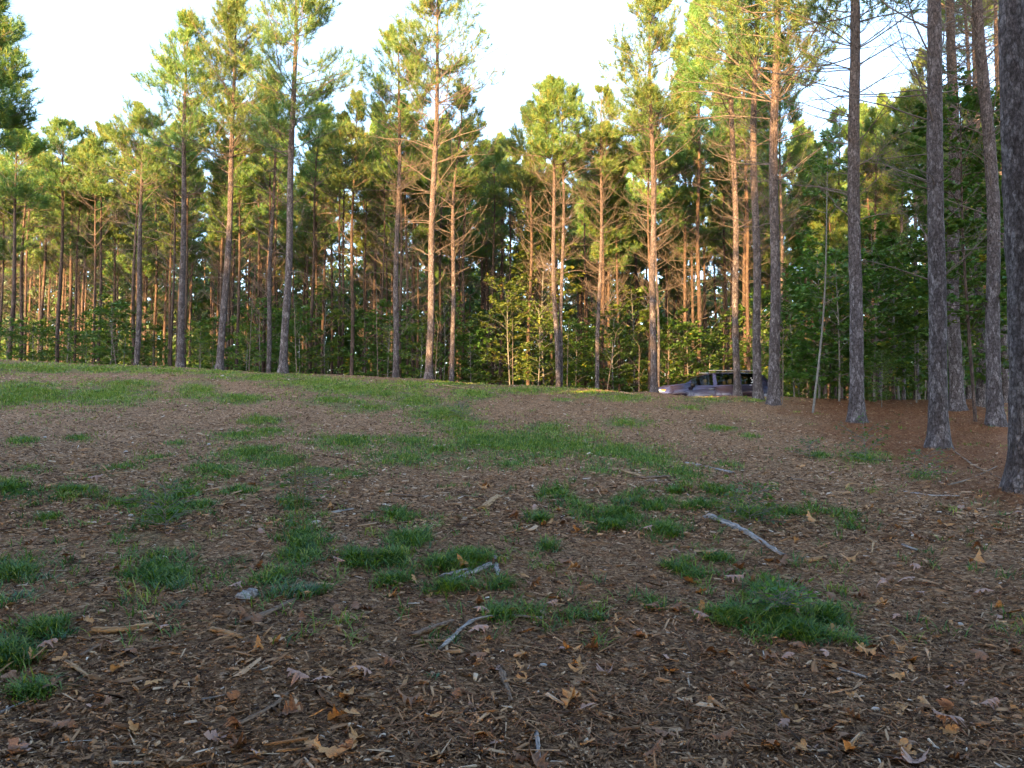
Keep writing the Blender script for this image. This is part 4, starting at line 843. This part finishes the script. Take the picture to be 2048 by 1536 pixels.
# ------------------------------------------------------------------ broadleaf saplings, shrubs and trees
def broad_geo(seed, H, Rr, z0, nl, leaf=.075, nm=26, layered=.5, tr=.02, lean=(0, 0), tw=7):
    r = np.random.default_rng(seed)
    zz = np.linspace(0, H * .93, 12); C = np.stack([lean[0] * zz / H + .04 * H * np.sin(zz / H * 5 + seed) * .3, lean[1] * zz / H + .03 * H * np.cos(zz / H * 4 + seed) * .3, zz], -1); C[:, :2] -= C[0, :2]
    rad = tr * np.interp(zz / H, [0, .5, 1], [1, .7, .2])
    parts = [tubes(C[None], rad[None], 8)]
    n = nm; z = z0 + (H * .9 - z0) * (np.arange(n) + r.random(n)) / n; t = z / H
    L = Rr * np.clip(1.15 - .7 * np.abs(t - .55) - .35 * t, .2, 1) * r.uniform(.5, 1.15, n); ph = np.arange(n) * 2.4 + r.normal(0, .4, n); el = np.interp(t, [0, 1], [.25, .9]) + r.normal(0, .15, n)
    K = 6; s = np.linspace(0, 1, K)[None]
    P = np.stack([(L * np.cos(el) * np.cos(ph))[:, None] * s, (L * np.cos(el) * np.sin(ph))[:, None] * s, (L * np.sin(el))[:, None] * s - (.15 * L)[:, None] * s ** 2], -1)
    P = P + np.cumsum(r.normal(0, 1, P.shape), 1) * (.10 * L / K)[:, None, None]
    P = P + np.stack([np.interp(z, zz, C[:, 0]), np.interp(z, zz, C[:, 1]), z], -1)[:, None]
    parts.append(tubes(P, np.maximum(.006 * L + .002, .003)[:, None] * np.linspace(1, .3, K)[None], 4))
    m = tw; bi = np.arange(n)[:, None]; q = .25 + .75 * (np.arange(m)[None] + r.random((n, m))) / m; fi = q * (K - 1); i0 = np.minimum(fi.astype(int), K - 2); fr = (fi - i0)[..., None]
    p = P[bi, i0] * (1 - fr) + P[bi, i0 + 1] * fr; tg = unit(P[bi, i0 + 1] - P[bi, i0])
    an = np.where(np.arange(m) % 2 == 0, 1, -1) * r.uniform(.5, 1.2, (n, m)); ca, sa = np.cos(an), np.sin(an)
    d = unit(np.stack([tg[..., 0] * ca - tg[..., 1] * sa, tg[..., 0] * sa + tg[..., 1] * ca, tg[..., 2] * .4 + r.normal(0, .18, (n, m))], -1))
    l = L[:, None] * .45 * (1.2 - q) * r.uniform(.6, 1.3, (n, m)) + .1; K2 = 4; s2 = np.linspace(0, 1, K2)
    Q = (p[:, :, None] + d[:, :, None] * (l[..., None] * s2)[..., None]).reshape(-1, K2, 3); Q = Q + np.cumsum(r.normal(0, .012, Q.shape), 1)
    parts.append(tubes(Q, np.full((len(Q), K2), .0025), 3))
    # leaves along the twigs
    k = max(2, nl // len(Q)); e = r.random((len(Q), k)) ** .7; fi = e * (K2 - 1); i0 = np.minimum(fi.astype(int), K2 - 2); fr = (fi - i0)[..., None]; bi = np.arange(len(Q))[:, None]
    lp = (Q[bi, i0] * (1 - fr) + Q[bi, i0 + 1] * fr).reshape(-1, 3); N = len(lp)
    lp = lp + r.normal(0, .035, lp.shape) * np.array([1, 1, 1 - layered])
    dd = unit(np.repeat(d.reshape(-1, 3), k, 0) + r.normal(0, .8, (N, 3)) * np.array([1, 1, .35])); 
    nrm = unit(np.array([0, 0, 1.]) + r.normal(0, .55 * (1.3 - layered), (N, 3))); sd = unit(np.cross(dd, nrm)); ln = leaf * r.uniform(.6, 1.2, (N, 1)); wd = ln * r.uniform(.30, .42, (N, 1))
    dr = np.array([0, 0, -1.]) * ln * r.uniform(0, .5, (N, 1))
    V = np.stack([lp, lp + dd * ln * .35 + sd * wd, lp + dd * ln * .75 + sd * wd * .7 + dr * .5, lp + dd * ln + dr, lp + dd * ln * .75 - sd * wd * .7 + dr * .5, lp + dd * ln * .35 - sd * wd], 1).reshape(-1, 3)
    b = np.arange(N)[:, None] * 6; Fc = np.concatenate([np.array([[0, 1, 2, 3]]) + b, np.array([[0, 3, 4, 5]]) + b])
    rv = np.clip(np.repeat(r.normal(.42, .16, len(Q)), k) + r.normal(0, .14, N), 0, 1); rv = np.concatenate([rv, rv])
    return merge(parts), (V, Fc, rv)
def broad_meshes(bark_='bark_grey', leafm='leaf_green', **kw):
    (bV, bF), (V, Fc, rv) = broad_geo(**kw)
    return mesh('stems', bV, bF, M[bark_], True), mesh('foliage', V, [Fc], M[leafm], False, rv)
def put_broad(ms, name, x, y, s, rz, label, cat, group):
    root = empty(name, (x, y, float(h(x, y)) - .03), label, cat, group, rz); root.scale = (s, s, s)
    obj('stems', ms[0], root); obj('foliage', ms[1], root); return root
SH = [broad_meshes(seed=1000 + i, H=4.2, Rr=1.7, z0=.5, nl=3400, leaf=.12, nm=30, leafm='leaf_green', tr=.03) for i in range(3)] + \
     [broad_meshes(seed=1010 + i, H=4.6, Rr=1.6, z0=.9, nl=3000, leaf=.11, nm=28, leafm='leaf_yellow', tr=.028) for i in range(2)]
BUSH = [
 # px, Y, top_y, kind, label
 (60, 33, 640, 0, 'low green sapling among trunks at the far left'), (165, 31.5, 655, 1, 'low leafy sapling right of the bright topped left pine'), (215, 30.5, 590, 2, 'green leafy sapling right of the very slim pale pine'), (245, 33, 600, 0, 'leafy sapling left of the dense crowned pine'),
 (300, 32, 660, 1, 'low sapling right of the dense crowned pine'), (395, 31, 640, 4, 'yellowish low sapling right of the slim tall pine'), (425, 32, 625, 2, 'bright green sapling left of the bent pine'), (490, 30, 650, 4, 'yellow leaved sapling right of the bent pine'),
 (515, 34, 590, 0, 'green sapling left of the darker trunk'), (600, 32, 620, 1, 'sapling right of the tallest left pine'), (650, 34, 580, 3, 'yellowish tall sapling right of the crooked pine'), (725, 33, 620, 2, 'sapling right of the bushy topped pine'),
 (775, 32, 600, 0, 'green sapling left against the rounded top pine'), (840, 31, 620, 4, 'yellow sapling between rounded top and centre pine'), (885, 33, 590, 3, 'yellow green sapling right of the centre pine'), (940, 32, 650, 1, 'low green sapling right of the centre pair'),
 (975, 34, 600, 2, 'leafy sapling in the gap right of centre'), (1020, 32, 560, 3, 'tall yellow leaved sapling in the gap right of centre'), (1075, 31, 600, 3, 'yellow leaved sapling left of the forked pine'), (1090, 36, 480, 3, 'tall yellow tree behind the forked pine'),
 (1150, 32, 640, 0, 'green sapling right of the forked pine'), (1230, 31, 620, 1, 'green sapling right of the pointed crown pine'), (1265, 34, 560, 4, 'yellow green sapling left of the car nose pine'), (1340, 33.4, 615, 2, 'bright green leafy sapling above the car bonnet, left'),
 (1375, 33.5, 640, 0, 'bright green leafy sapling above the car bonnet, right'), (1425, 35, 640, 1, 'green sapling behind the car windscreen'), (1520, 34, 660, 0, 'sapling behind the rear of the car'), (1590, 28, 560, 1, 'leafy sapling right of the car tail pine'),
 (1640, 26, 480, 2, 'leafy green sapling right beside the grey sapling stem'), (1680, 24, 500, 0, 'dense green sapling left of the third large trunk'), (1750, 24, 470, 1, 'tall green sapling right of the third large trunk'), (1800, 27, 450, 2, 'tall green sapling midway between the large right trunks'),
 (1765, 21, 700, 0, 'rounded dark green bush right of the third large trunk'), (1835, 24, 600, 1, 'green sapling left of the second large trunk'), (1930, 24, 540, 0, 'dark green sapling right of the second large trunk'), (1975, 21, 500, 2, 'leafy sapling left of the leaning right pine'),
 (1600, 31, 700, 1, 'low dark bush right of the car tail pine'), (1700, 29, 640, 2, 'dark leafy bush behind the third large trunk'), (560, 36, 640, 2, 'green sapling behind the tallest left pine'), (130, 36, 620, 0, 'green sapling behind the left edge pines'), (10, 31, 640, 1, 'dark leafy sapling at the very left edge')]
r = np.random.default_rng(88)
for i, (px, Yd, ty, k, lab) in enumerate(BUSH):
    x = (px - 1024) / F * Yd * .998; zt = float(at(px, ty, Yd)[2]) - float(h(x, Yd)); s = zt / (4.2 if k < 3 else 4.6)
    put_broad(SH[k], 'leafy_sapling', x, Yd, s, r.random() * 6.28, lab, 'sapling', 'leafy saplings under the pines')
# undergrowth deeper in, indistinct
nu = 0
for i in range(100):
    Yd = r.uniform(35, 62); px = r.uniform(-40, 2090); x = (px - 1024) / F * Yd; k = int(r.integers(0, 5)) if r.random() < .7 else 0
    put_broad(SH[k], 'leafy_sapling', x, Yd, r.uniform(.45, 1.15) * (1.5 if px > 1500 else 1), r.random() * 6.28, 'dim leafy sapling deep among the far trunks', 'sapling', 'dim saplings deep in the wood')
# large broadleaf trees on the right and the grey sapling
big = [broad_meshes(seed=1100 + i, H=10, Rr=2.6, z0=2.5, nl=15000, leaf=.13, nm=60, leafm='leaf_green', bark_='bark_far', tr=.05, tw=9, layered=.6) for i in range(2)]
for px, Yd, ty, k, lab in [(1950, 17.5, 150, 0, 'tall green broadleaf tree filling the gap beside the rightmost trunk'), (2040, 20, 190, 1, 'green broadleaf tree behind the rightmost trunk'), (1905, 24, 330, 1, 'broadleaf tree behind the second large right trunk'), (1790, 28, 470, 0, 'broadleaf tree midway between the large right trunks'),
                          (1660, 30, 530, 1, 'broadleaf tree behind the grey sapling')]:
    x = (px - 1024) / F * Yd; zt = float(at(px, ty, Yd)[2]) - float(h(x, Yd)); put_broad(big[k], 'broadleaf_tree', x, Yd, zt / 10, r.random() * 6.28, lab, 'broadleaf tree', 'broadleaf trees on the right')
# unseen trees added behind and overhead to shade the foreground, hinted by fallen leaves
for i, (ox, oy, os_) in enumerate([(-3.8, -1.8, 1.3), (1.8, -2.8, 1.5), (7.5, -1.5, 1.4), (-9, -3, 1.4), (-1.5, -7, 1.6), (12, 0.5, 1.4), (6, -7, 1.6), (-13, 1, 1.3), (-9.5, 3.2, 1.3), (10, 3.0, 1.3), (-5.5, -5, 1.6), (-.8, -1.5, 1.45), (4.5, -4.2, 1.5)]):
    put_broad(big[i % 2], 'broadleaf_tree', ox, oy, os_, r.random() * 6.28, 'unseen broadleaf tree added behind the viewpoint to shade the foreground', 'broadleaf tree', 'added shade trees behind the viewpoint')
x = (1625 - 1024) / F * 19
ms = broad_meshes(seed=1200, H=7.2, Rr=1.1, z0=2.6, nl=900, leaf=.11, nm=16, leafm='leaf_green', tr=.03, lean=(.62, 0))
put_broad(ms, 'grey_sapling', x, 19, 1, 0, 'slender grey stemmed sapling leaning right, left of third large trunk', 'sapling', 'leafy saplings under the pines')
# thin bare saplings (poles)
for i, (pts, Yd, lab) in enumerate([([(1540 / 2.926 - 30, 742), (500, 560)], 29, 'thin bare pole sapling left of the darker trunk'), ([(593, 745), (586, 640), (583, 600)], 28, 'thin bare reddish sapling right of the tallest left pine'), ([(757, 756), (752, 640), (750, 560)], 30, 'thin bare leaning sapling left of rounded top pine'),
      ([(1213, 780), (1228, 690), (1232, 665)], 28, 'thin leaning bare sapling right of pointed crown pine'), ([(1278, 783), (1281, 690)], 28, 'thin upright bare sapling left of the car'), ([(1338, 780), (1340, 600)], 33.0, 'thin bare sapling above the bonnet of the car'), ([(1134, 776), (1137, 640)], 28.5, 'twin stemmed grey bare sapling right of forked pine'),
      ([(233, 725), (212, 640)], 28.5, 'thin pale bare sapling leaning left at the left'), ([(870, 762), (872, 650)], 28, 'thin bare sapling right of the centre pine'), ([(1026, 770), (1024, 640)], 29, 'thin bare sapling in the gap right of centre'), ([(1565, 812), (1572, 660)], 22, 'thin bare shoot right of the car tail'), ([(397, 736), (397, 690)], 28, 'small orange bare shoot right of the slim tall pine')]):
    P = np.array([[(p[0] - 1024) / F * Yd, 0, float(at(p[0], p[1], Yd)[2])] for p in pts]); bx, bz = P[0, 0], float(h(P[0, 0], Yd)); P[:, 0] -= bx; P[:, 2] -= bz; P[0, 2] = -.05
    t = np.linspace(0, 1, 9); q = np.linspace(0, 1, len(P)); C = np.stack([np.interp(t, q, P[:, j]) for j in range(3)], -1); rr_ = np.random.default_rng(i + 60); C += np.cumsum(rr_.normal(0, .012, C.shape), 0) * t[:, None]
    V1 = tubes(C[None], (.018 * np.linspace(1, .35, 9))[None], 6); tw = []
    for j in range(7):
        b = C[3 + j % 6]; a = rr_.random() * 6.28; l = rr_.uniform(.3, .8); e = b + np.array([math.cos(a) * l * .6, math.sin(a) * l * .6, l * .8]); tw.append([b, (b * .5 + e * .5) + rr_.normal(0, .03, 3), e])
    V2 = tubes(np.array(tw), np.full((7, 3), .005) * np.array([1, .8, .4]), 4)
    V, Fs = merge([V1, V2]); tag(obj('bare_sapling', mesh('bare_sapling', V, Fs, M['twig'], True), loc=(bx, Yd, bz)), lab, 'sapling', 'bare thin saplings at the wood edge')
# low weeds with round leaves
for i, (px, py, s, nl, lab) in enumerate([(1730, 925, .5, 260, 'low leafy weed left of the second large right trunk'), (1850, 955, .35, 140, 'small leafy weed just below the second large right trunk'), (1560, 1225, .13, 120, 'low leafy weed in the right hand grass clump'), (1500, 1045, .3, 200, 'low leafy weed above the grey log'),
       (1620, 915, .25, 90, 'tiny weed on the straw left of the larger weed'), (600, 1010, .30, 160, 'upright dark weed below the tall seed stems'), (925, 835, .3, 80, 'dark small weed on the chips near the crest'), (330, 1060, .3, 120, 'blue green leafed weed in the left grass patch')]):
    x, y = hit(px, py); ms = broad_meshes(seed=1300 + i, H=s, Rr=s * 1.1, z0=.02, nl=nl, leaf=.045, nm=12, tr=.003, tw=4)
    put_broad(ms, 'weed', float(x), float(y), 1, 0, lab, 'weed', 'low weeds in the clearing')
# tall thin seed stems
x, y = hit(592, 1060); r = np.random.default_rng(3); P = []
for k in range(6):
    b = np.array([r.normal(0, .05), r.normal(0, .05), 0]); L = r.uniform(.35, .75); e = b + np.array([r.normal(0, .05), r.normal(0, .05), L]); P.append([b, (b + e) / 2 + r.normal(0, .01, 3), e])
V, Q = tubes(np.array(P), np.full((6, 3), .0022), 4)
tag(obj('seed_stems', mesh('seed_stems', V, [Q], M['needles_brown'], False, np.full(len(Q), .2)), loc=(float(x), float(y), float(hz(x, y)))), 'tall thin green seed stems above the biggest grass tuft', 'grass stems')

# ------------------------------------------------------------------ parked car (front towards -X)
def car():
    paint = plain('plum_paint', (.070, .058, .105), .18, metal=.7, noise=.04, spec=.6, coat=1.0)
    blackp = plain('black_trim', (.012, .012, .014), .5, noise=.1); chrome = plain('chrome', (.75, .75, .76), .15, metal=1, noise=.03)
    tyre = plain('tyre_rubber', (.018, .018, .018), .85, noise=.15); tan = plain('tan_upholstery', (.30, .23, .17), .8, noise=.1)
    silver = plain('silver_rail', (.62, .63, .65), .3, metal=.8, noise=.04)
    lamp = plain('headlight_lens', (.80, .82, .84), .12, noise=.05, spec=.8, coat=1); red = plain('tail_lens', (.45, .015, .02), .15, noise=.08, coat=1)
    amber = plain('amber_lens', (.75, .28, .04), .2, noise=.05); white = plain('white_sticker', (.8, .8, .8), .6, noise=.05)
    gm, nt = new_mat('car_glass'); tr = nt.nodes.new('ShaderNodeBsdfTransparent'); tr.inputs[0].default_value = (.34, .40, .40, 1)
    gl = nt.nodes.new('ShaderNodeBsdfGlossy'); gl.inputs['Roughness'].default_value = .03; fr = nt.nodes.new('ShaderNodeFresnel'); fr.inputs[0].default_value = 1.6
    mx = nt.nodes.new('ShaderNodeMixShader'); nt.links.new(fr.outputs[0], mx.inputs[0]); nt.links.new(tr.outputs[0], mx.inputs[1]); nt.links.new(gl.outputs[0], mx.inputs[2])
    oo = nt.nodes.new('ShaderNodeOutputMaterial'); nt.links.new(mx.outputs[0], oo.inputs[0])
    Yc = 30.9; x0 = float(at(1313, 760, 30.0)[0]); ztop = float(at(1430, 743, 30.2)[2]); zb = ztop - 1.74
    root = empty('parked_car', (x0 + 2.22, Yc, zb + .03), 'dark purple sport utility car parked behind the crest, facing left', 'car', rz=R(1.5))
    xs = np.unique(np.round(np.concatenate([np.arange(0, 4.79, .06), [1.06, 1.52, 2.38, 2.50, 2.52, 3.42, 3.50, 4.28, 4.40, 4.78]]), 3))
    f = lambda px, pz: np.interp(xs, px, pz)
    half = f([0, .08, .25, .7, 2.4, 4.2, 4.6, 4.78], [.62, .76, .87, .94, .955, .94, .88, .80])
    belt = f([0, .12, .5, 1.0, 1.25, 2.4, 3.6, 4.5, 4.70, 4.78], [.82, .95, 1.04, 1.10, 1.13, 1.15, 1.18, 1.21, 1.18, 1.05])
    roof = f([0, .10, .5, 1.0, 1.30, 1.75, 2.15, 2.7, 3.5, 4.1, 4.40, 4.62, 4.74, 4.78], [.93, 1.07, 1.16, 1.21, 1.25, 1.54, 1.66, 1.72, 1.73, 1.69, 1.62, 1.36, 1.18, 1.02])
    roof = np.maximum(roof, belt + .025)
    wr = .40; zw = .36
    low = np.full(len(xs), .27)
    for wx in (.92, 3.72): d = xs - wx; low = np.where(np.abs(d) < wr, np.maximum(low, zw + np.sqrt(np.maximum(wr ** 2 - d ** 2, 0))), low)
    low = np.where(xs < .2, np.maximum(low, .30), low)
    gh = np.clip((roof - belt) / .5, 0, 1)
    sec = []
    for i in range(len(xs)):
        hw, b, t, l, g = half[i], belt[i], roof[i], low[i], gh[i]
        hr = hw - (.06 + .20 * g); zt1 = b + (t - b) * (.86 if g > .2 else .5)
        pts = [(.0, max(l, .27) if l < .3 else .75), (hw - .14, max(l, .27)), (hw - .02, l), (hw + .005, max(l + .02, .55)), (hw + .01, max(l + .04, .78 * b)), (hw - .035, b - .035), (hw - .065, b + .005), (hr + .03, zt1), (hr - .03, zt1 + (t - zt1) * .45), (hr * .72, t - .008), (0, t)]
        pts[0] = (.0, .30)
        sec.append([(xs[i], -p[0], p[1]) for p in pts] + [(xs[i], p[0], p[1]) for p in pts[-2:0:-1]])
    S = np.array(sec); K, Mn, _ = S.shape; V = S.reshape(-1, 3) - np.array([2.39, 0, 0]); idx = np.arange(K * Mn).reshape(K, Mn)
    body, glass = [], []
    for i in range(K - 1):
        xm = (xs[i] + xs[i + 1]) / 2
        for j in range(Mn):
            q = [idx[i, j], idx[i + 1, j], idx[i + 1, (j + 1) % Mn], idx[i, (j + 1) % Mn]]
            side = j in (6, Mn - 8 + 0) or j == Mn - 7 - 0
            jj = j if j < 10 else Mn - 1 - j
            win = jj == 6 and ((1.52 < xm < 2.38) or (2.52 < xm < 3.42) or (3.50 < xm < 4.28)) and gh[i] > .18
            ws = jj in (8, 9) and (1.34 < xm < 2.02); rw = jj in (8, 9) and (4.42 < xm < 4.70)
            (glass if (win or ws or rw) else body).append(q)
    body = np.array(body); caps = [list(idx[0][::-1]), list(idx[-1])]
    bm_ = mesh('body', V, [body, np.array(caps)], paint, True); bo = obj('body', bm_, root)
    me = bo.data
    def sub(name, V, faces, mat, parent=None, sm=False, off=None):
        V = np.array(V, float)
        return obj(name, mesh(name, V - (np.array([2.39, 0, 0]) if off is None else 0), [np.array(f) for f in faces], mat, sm), root if parent is None else parent)
    Vg = V.copy(); cen = np.array([0, 0, 1.2]); Vg[:, 1] *= .992
    glass = np.array(glass); cx = Vg[glass].mean(1)
    for nm, sel in (('windscreen', (cx[:, 0] < -.37) & (np.abs(cx[:, 1]) < .75) & (cx[:, 0] > -1.1)), ('rear_window', cx[:, 0] > 2.02)):
        pass
    used = np.zeros(len(glass), bool)
    for nm, lo, hi, sgn in [('side_window', 1.5, 2.4, -1), ('side_window', 2.5, 3.45, -1), ('side_window', 3.45, 4.3, -1), ('side_window', 1.5, 2.4, 1), ('side_window', 2.5, 3.45, 1), ('side_window', 3.45, 4.3, 1)]:
        zc_ = cx[:, 2]; s_ = (np.abs(cx[:, 1]) > .66) & (np.sign(cx[:, 1]) == sgn) & (cx[:, 0] + 2.39 > lo) & (cx[:, 0] + 2.39 < hi) & ~used
        if s_.any(): used |= s_; obj(nm, mesh(nm, Vg, [glass[s_]], gm, True), root)
    rest = ~used
    s_ = rest & (cx[:, 0] < 0); obj('windscreen', mesh('windscreen', Vg, [glass[s_]], gm, True), root)
    s_ = rest & (cx[:, 0] > 0); obj('rear_window', mesh('rear_window', Vg, [glass[s_]], gm, True), root)
    def box(x0, x1, y0, y1, z0, z1, ch=.0):
        v = [(x, y, z) for x in (x0, x1) for y in (y0, y1) for z in (z0, z1)]
        return v, [[0, 1, 3, 2], [4, 6, 7, 5], [0, 4, 5, 1], [2, 3, 7, 6], [0, 2, 6, 4], [1, 5, 7, 3]]
    def rbox(name, x0, x1, y0, y1, z0, z1, mat, bev=.02, parent=None):
        v, fc = box(x0, x1, y0, y1, z0, z1); o = sub(name, v, [fc], mat, parent)
        m = o.modifiers.new('bevel', 'BEVEL'); m.width = bev; m.segments = 2; return o
    def cyl(name, x, y0, y1, z, r0, mat, parent=None, n=28, prof=None):
        prof = prof or [(y0, 0), (y0, r0), (y1, r0), (y1, 0)]
        a = np.arange(n) / n * 2 * np.pi; V = np.array([[x + rr * math.cos(t), yy, z + rr * math.sin(t)] for yy, rr in prof for t in a]); Kp = len(prof)
        Q = [[k * n + i, k * n + (i + 1) % n, (k + 1) * n + (i + 1) % n, (k + 1) * n + i] for k in range(Kp - 1) for i in range(n)]
        return sub(name, V, [Q], mat, parent, True)
    for wx in (.92, 3.72):
        for sg in (-1, 1):
            we = bpy.data.objects.new('wheel', mesh('wheel', np.array([[wx + .10 * math.cos(t) - 2.39, sg * yy, zw + .10 * math.sin(t)] for yy in (.60, .92) for t in np.arange(10) / 10 * 6.283]), [np.array([[i, (i + 1) % 10, 10 + (i + 1) % 10, 10 + i] for i in range(10)])], blackp)); COL.objects.link(we); we.parent = root
            o = cyl('tyre', wx, 0, 0, zw, .36, tyre, we, prof=[(sg * .70, .22), (sg * .70, .34), (sg * .73, .36), (sg * .90, .36), (sg * .93, .34), (sg * .93, .23)])
            o = cyl('rim', wx, 0, 0, zw, .23, silver, we, prof=[(sg * .92, .23), (sg * .90, .20), (sg * .87, .19), (sg * .90, .07), (sg * .91, .0)])
    for sg in (-1, 1):
        rbox('roof_rail', 2.25, 4.15, sg * .70 - .025, sg * .70 + .025, 1.735, 1.765, silver, .01)
        m_ = rbox('mirror', 1.42, 1.60, sg * 1.08 - .08, sg * 1.08 + .08, 1.06, 1.23, blackp, .05)
        rbox('mirror_arm', 1.50, 1.58, min(sg * .90, sg * 1.04), max(sg * .90, sg * 1.04), 1.06, 1.10, blackp, .01, m_)
        for hx_ in (2.16, 3.18): rbox('door_handle', hx_, hx_ + .22, sg * .985 - .018, sg * .985 + .018, .985, 1.015, chrome, .008)
        rbox('headlight', .05, .50, sg * .80 - .085, sg * .80 + .075, .88, .995, lamp, .03)
        rbox('turn_light', .30, .50, sg * .865 - .02, sg * .865 + .03, .92, .99, amber, .01)
        rbox('tail_light', 4.56, 4.80, min(sg * .72, sg * .895), max(sg * .72, sg * .895), .90, 1.06, red, .03)
        rbox('side_moulding', 1.45, 3.25, sg * .967 - .012, sg * .967 + .012, .50, .54, blackp, .006)
        for xg in (1.46, 2.45, 3.46): rbox('door_seam', xg, xg + .012, sg * .955 - .012, sg * .955 + .0125, .35, 1.06, blackp, .001)
    for xs_, nmx in ((1.95, 'front'), (2.95, 'rear')):
        for sg in (-1, 1):
            rbox('seat', xs_ + .12, xs_ + .30, sg * .40 - .24, sg * .40 + .24, .60, 1.22, tan, .05); rbox('headrest', xs_ + .16, xs_ + .28, sg * .40 - .13, sg * .40 + .13, 1.24, 1.42, tan, .04)
    rbox('dashboard', 1.15, 1.52, -.78, .78, .80, 1.04, blackp, .04); rbox('cabin_floor', 1.1, 4.5, -.80, .80, .42, .50, blackp, .02)
    rbox('grille', -.035, .03, -.45, .45, .60, .76, blackp, .02); rbox('bumper', -.05, .18, -.70, .70, .34, .56, blackp, .04)
    # small white window stickers on the rearmost side window
    k = rbox('window_stickers', 3.93, 4.02, -.905, -.901, 1.44, 1.455, white, .001)
    vs, fs = [], []
    for (a, b, c, d) in [(3.86, 3.90, 1.43, 1.46), (3.88, 3.99, 1.36, 1.385), (3.92, 4.01, 1.30, 1.33), (3.87, 3.95, 1.25, 1.275), (3.94, 4.02, 1.20, 1.23), (3.80, 3.90, 1.16, 1.175), (3.93, 4.06, 1.15, 1.165)]:
        n0 = len(vs); ya = -(.905 - .0 * a)
        yy = lambda z: -(np.interp(z, [1.12, 1.65], [.905, .775]) + .012)
        vs += [(a, yy(c), c), (b, yy(c), c), (b, yy(d), d), (a, yy(d), d)]; fs.append([n0, n0 + 1, n0 + 2, n0 + 3])
    k.data = mesh('window_stickers', np.array(vs) - np.array([2.39, 0, 0]), [np.array(fs)], white); k.modifiers.clear()
    sm = k.modifiers.new('solid', 'SOLIDIFY'); sm.thickness = .001
    rbox('antenna_fin', 3.95, 4.12, -.012, .012, 1.70, 1.78, paint, .008)
    return root
car()
print('objects', len(bpy.data.objects), 'polys', sum(len(m.polygons) for m in bpy.data.meshes))
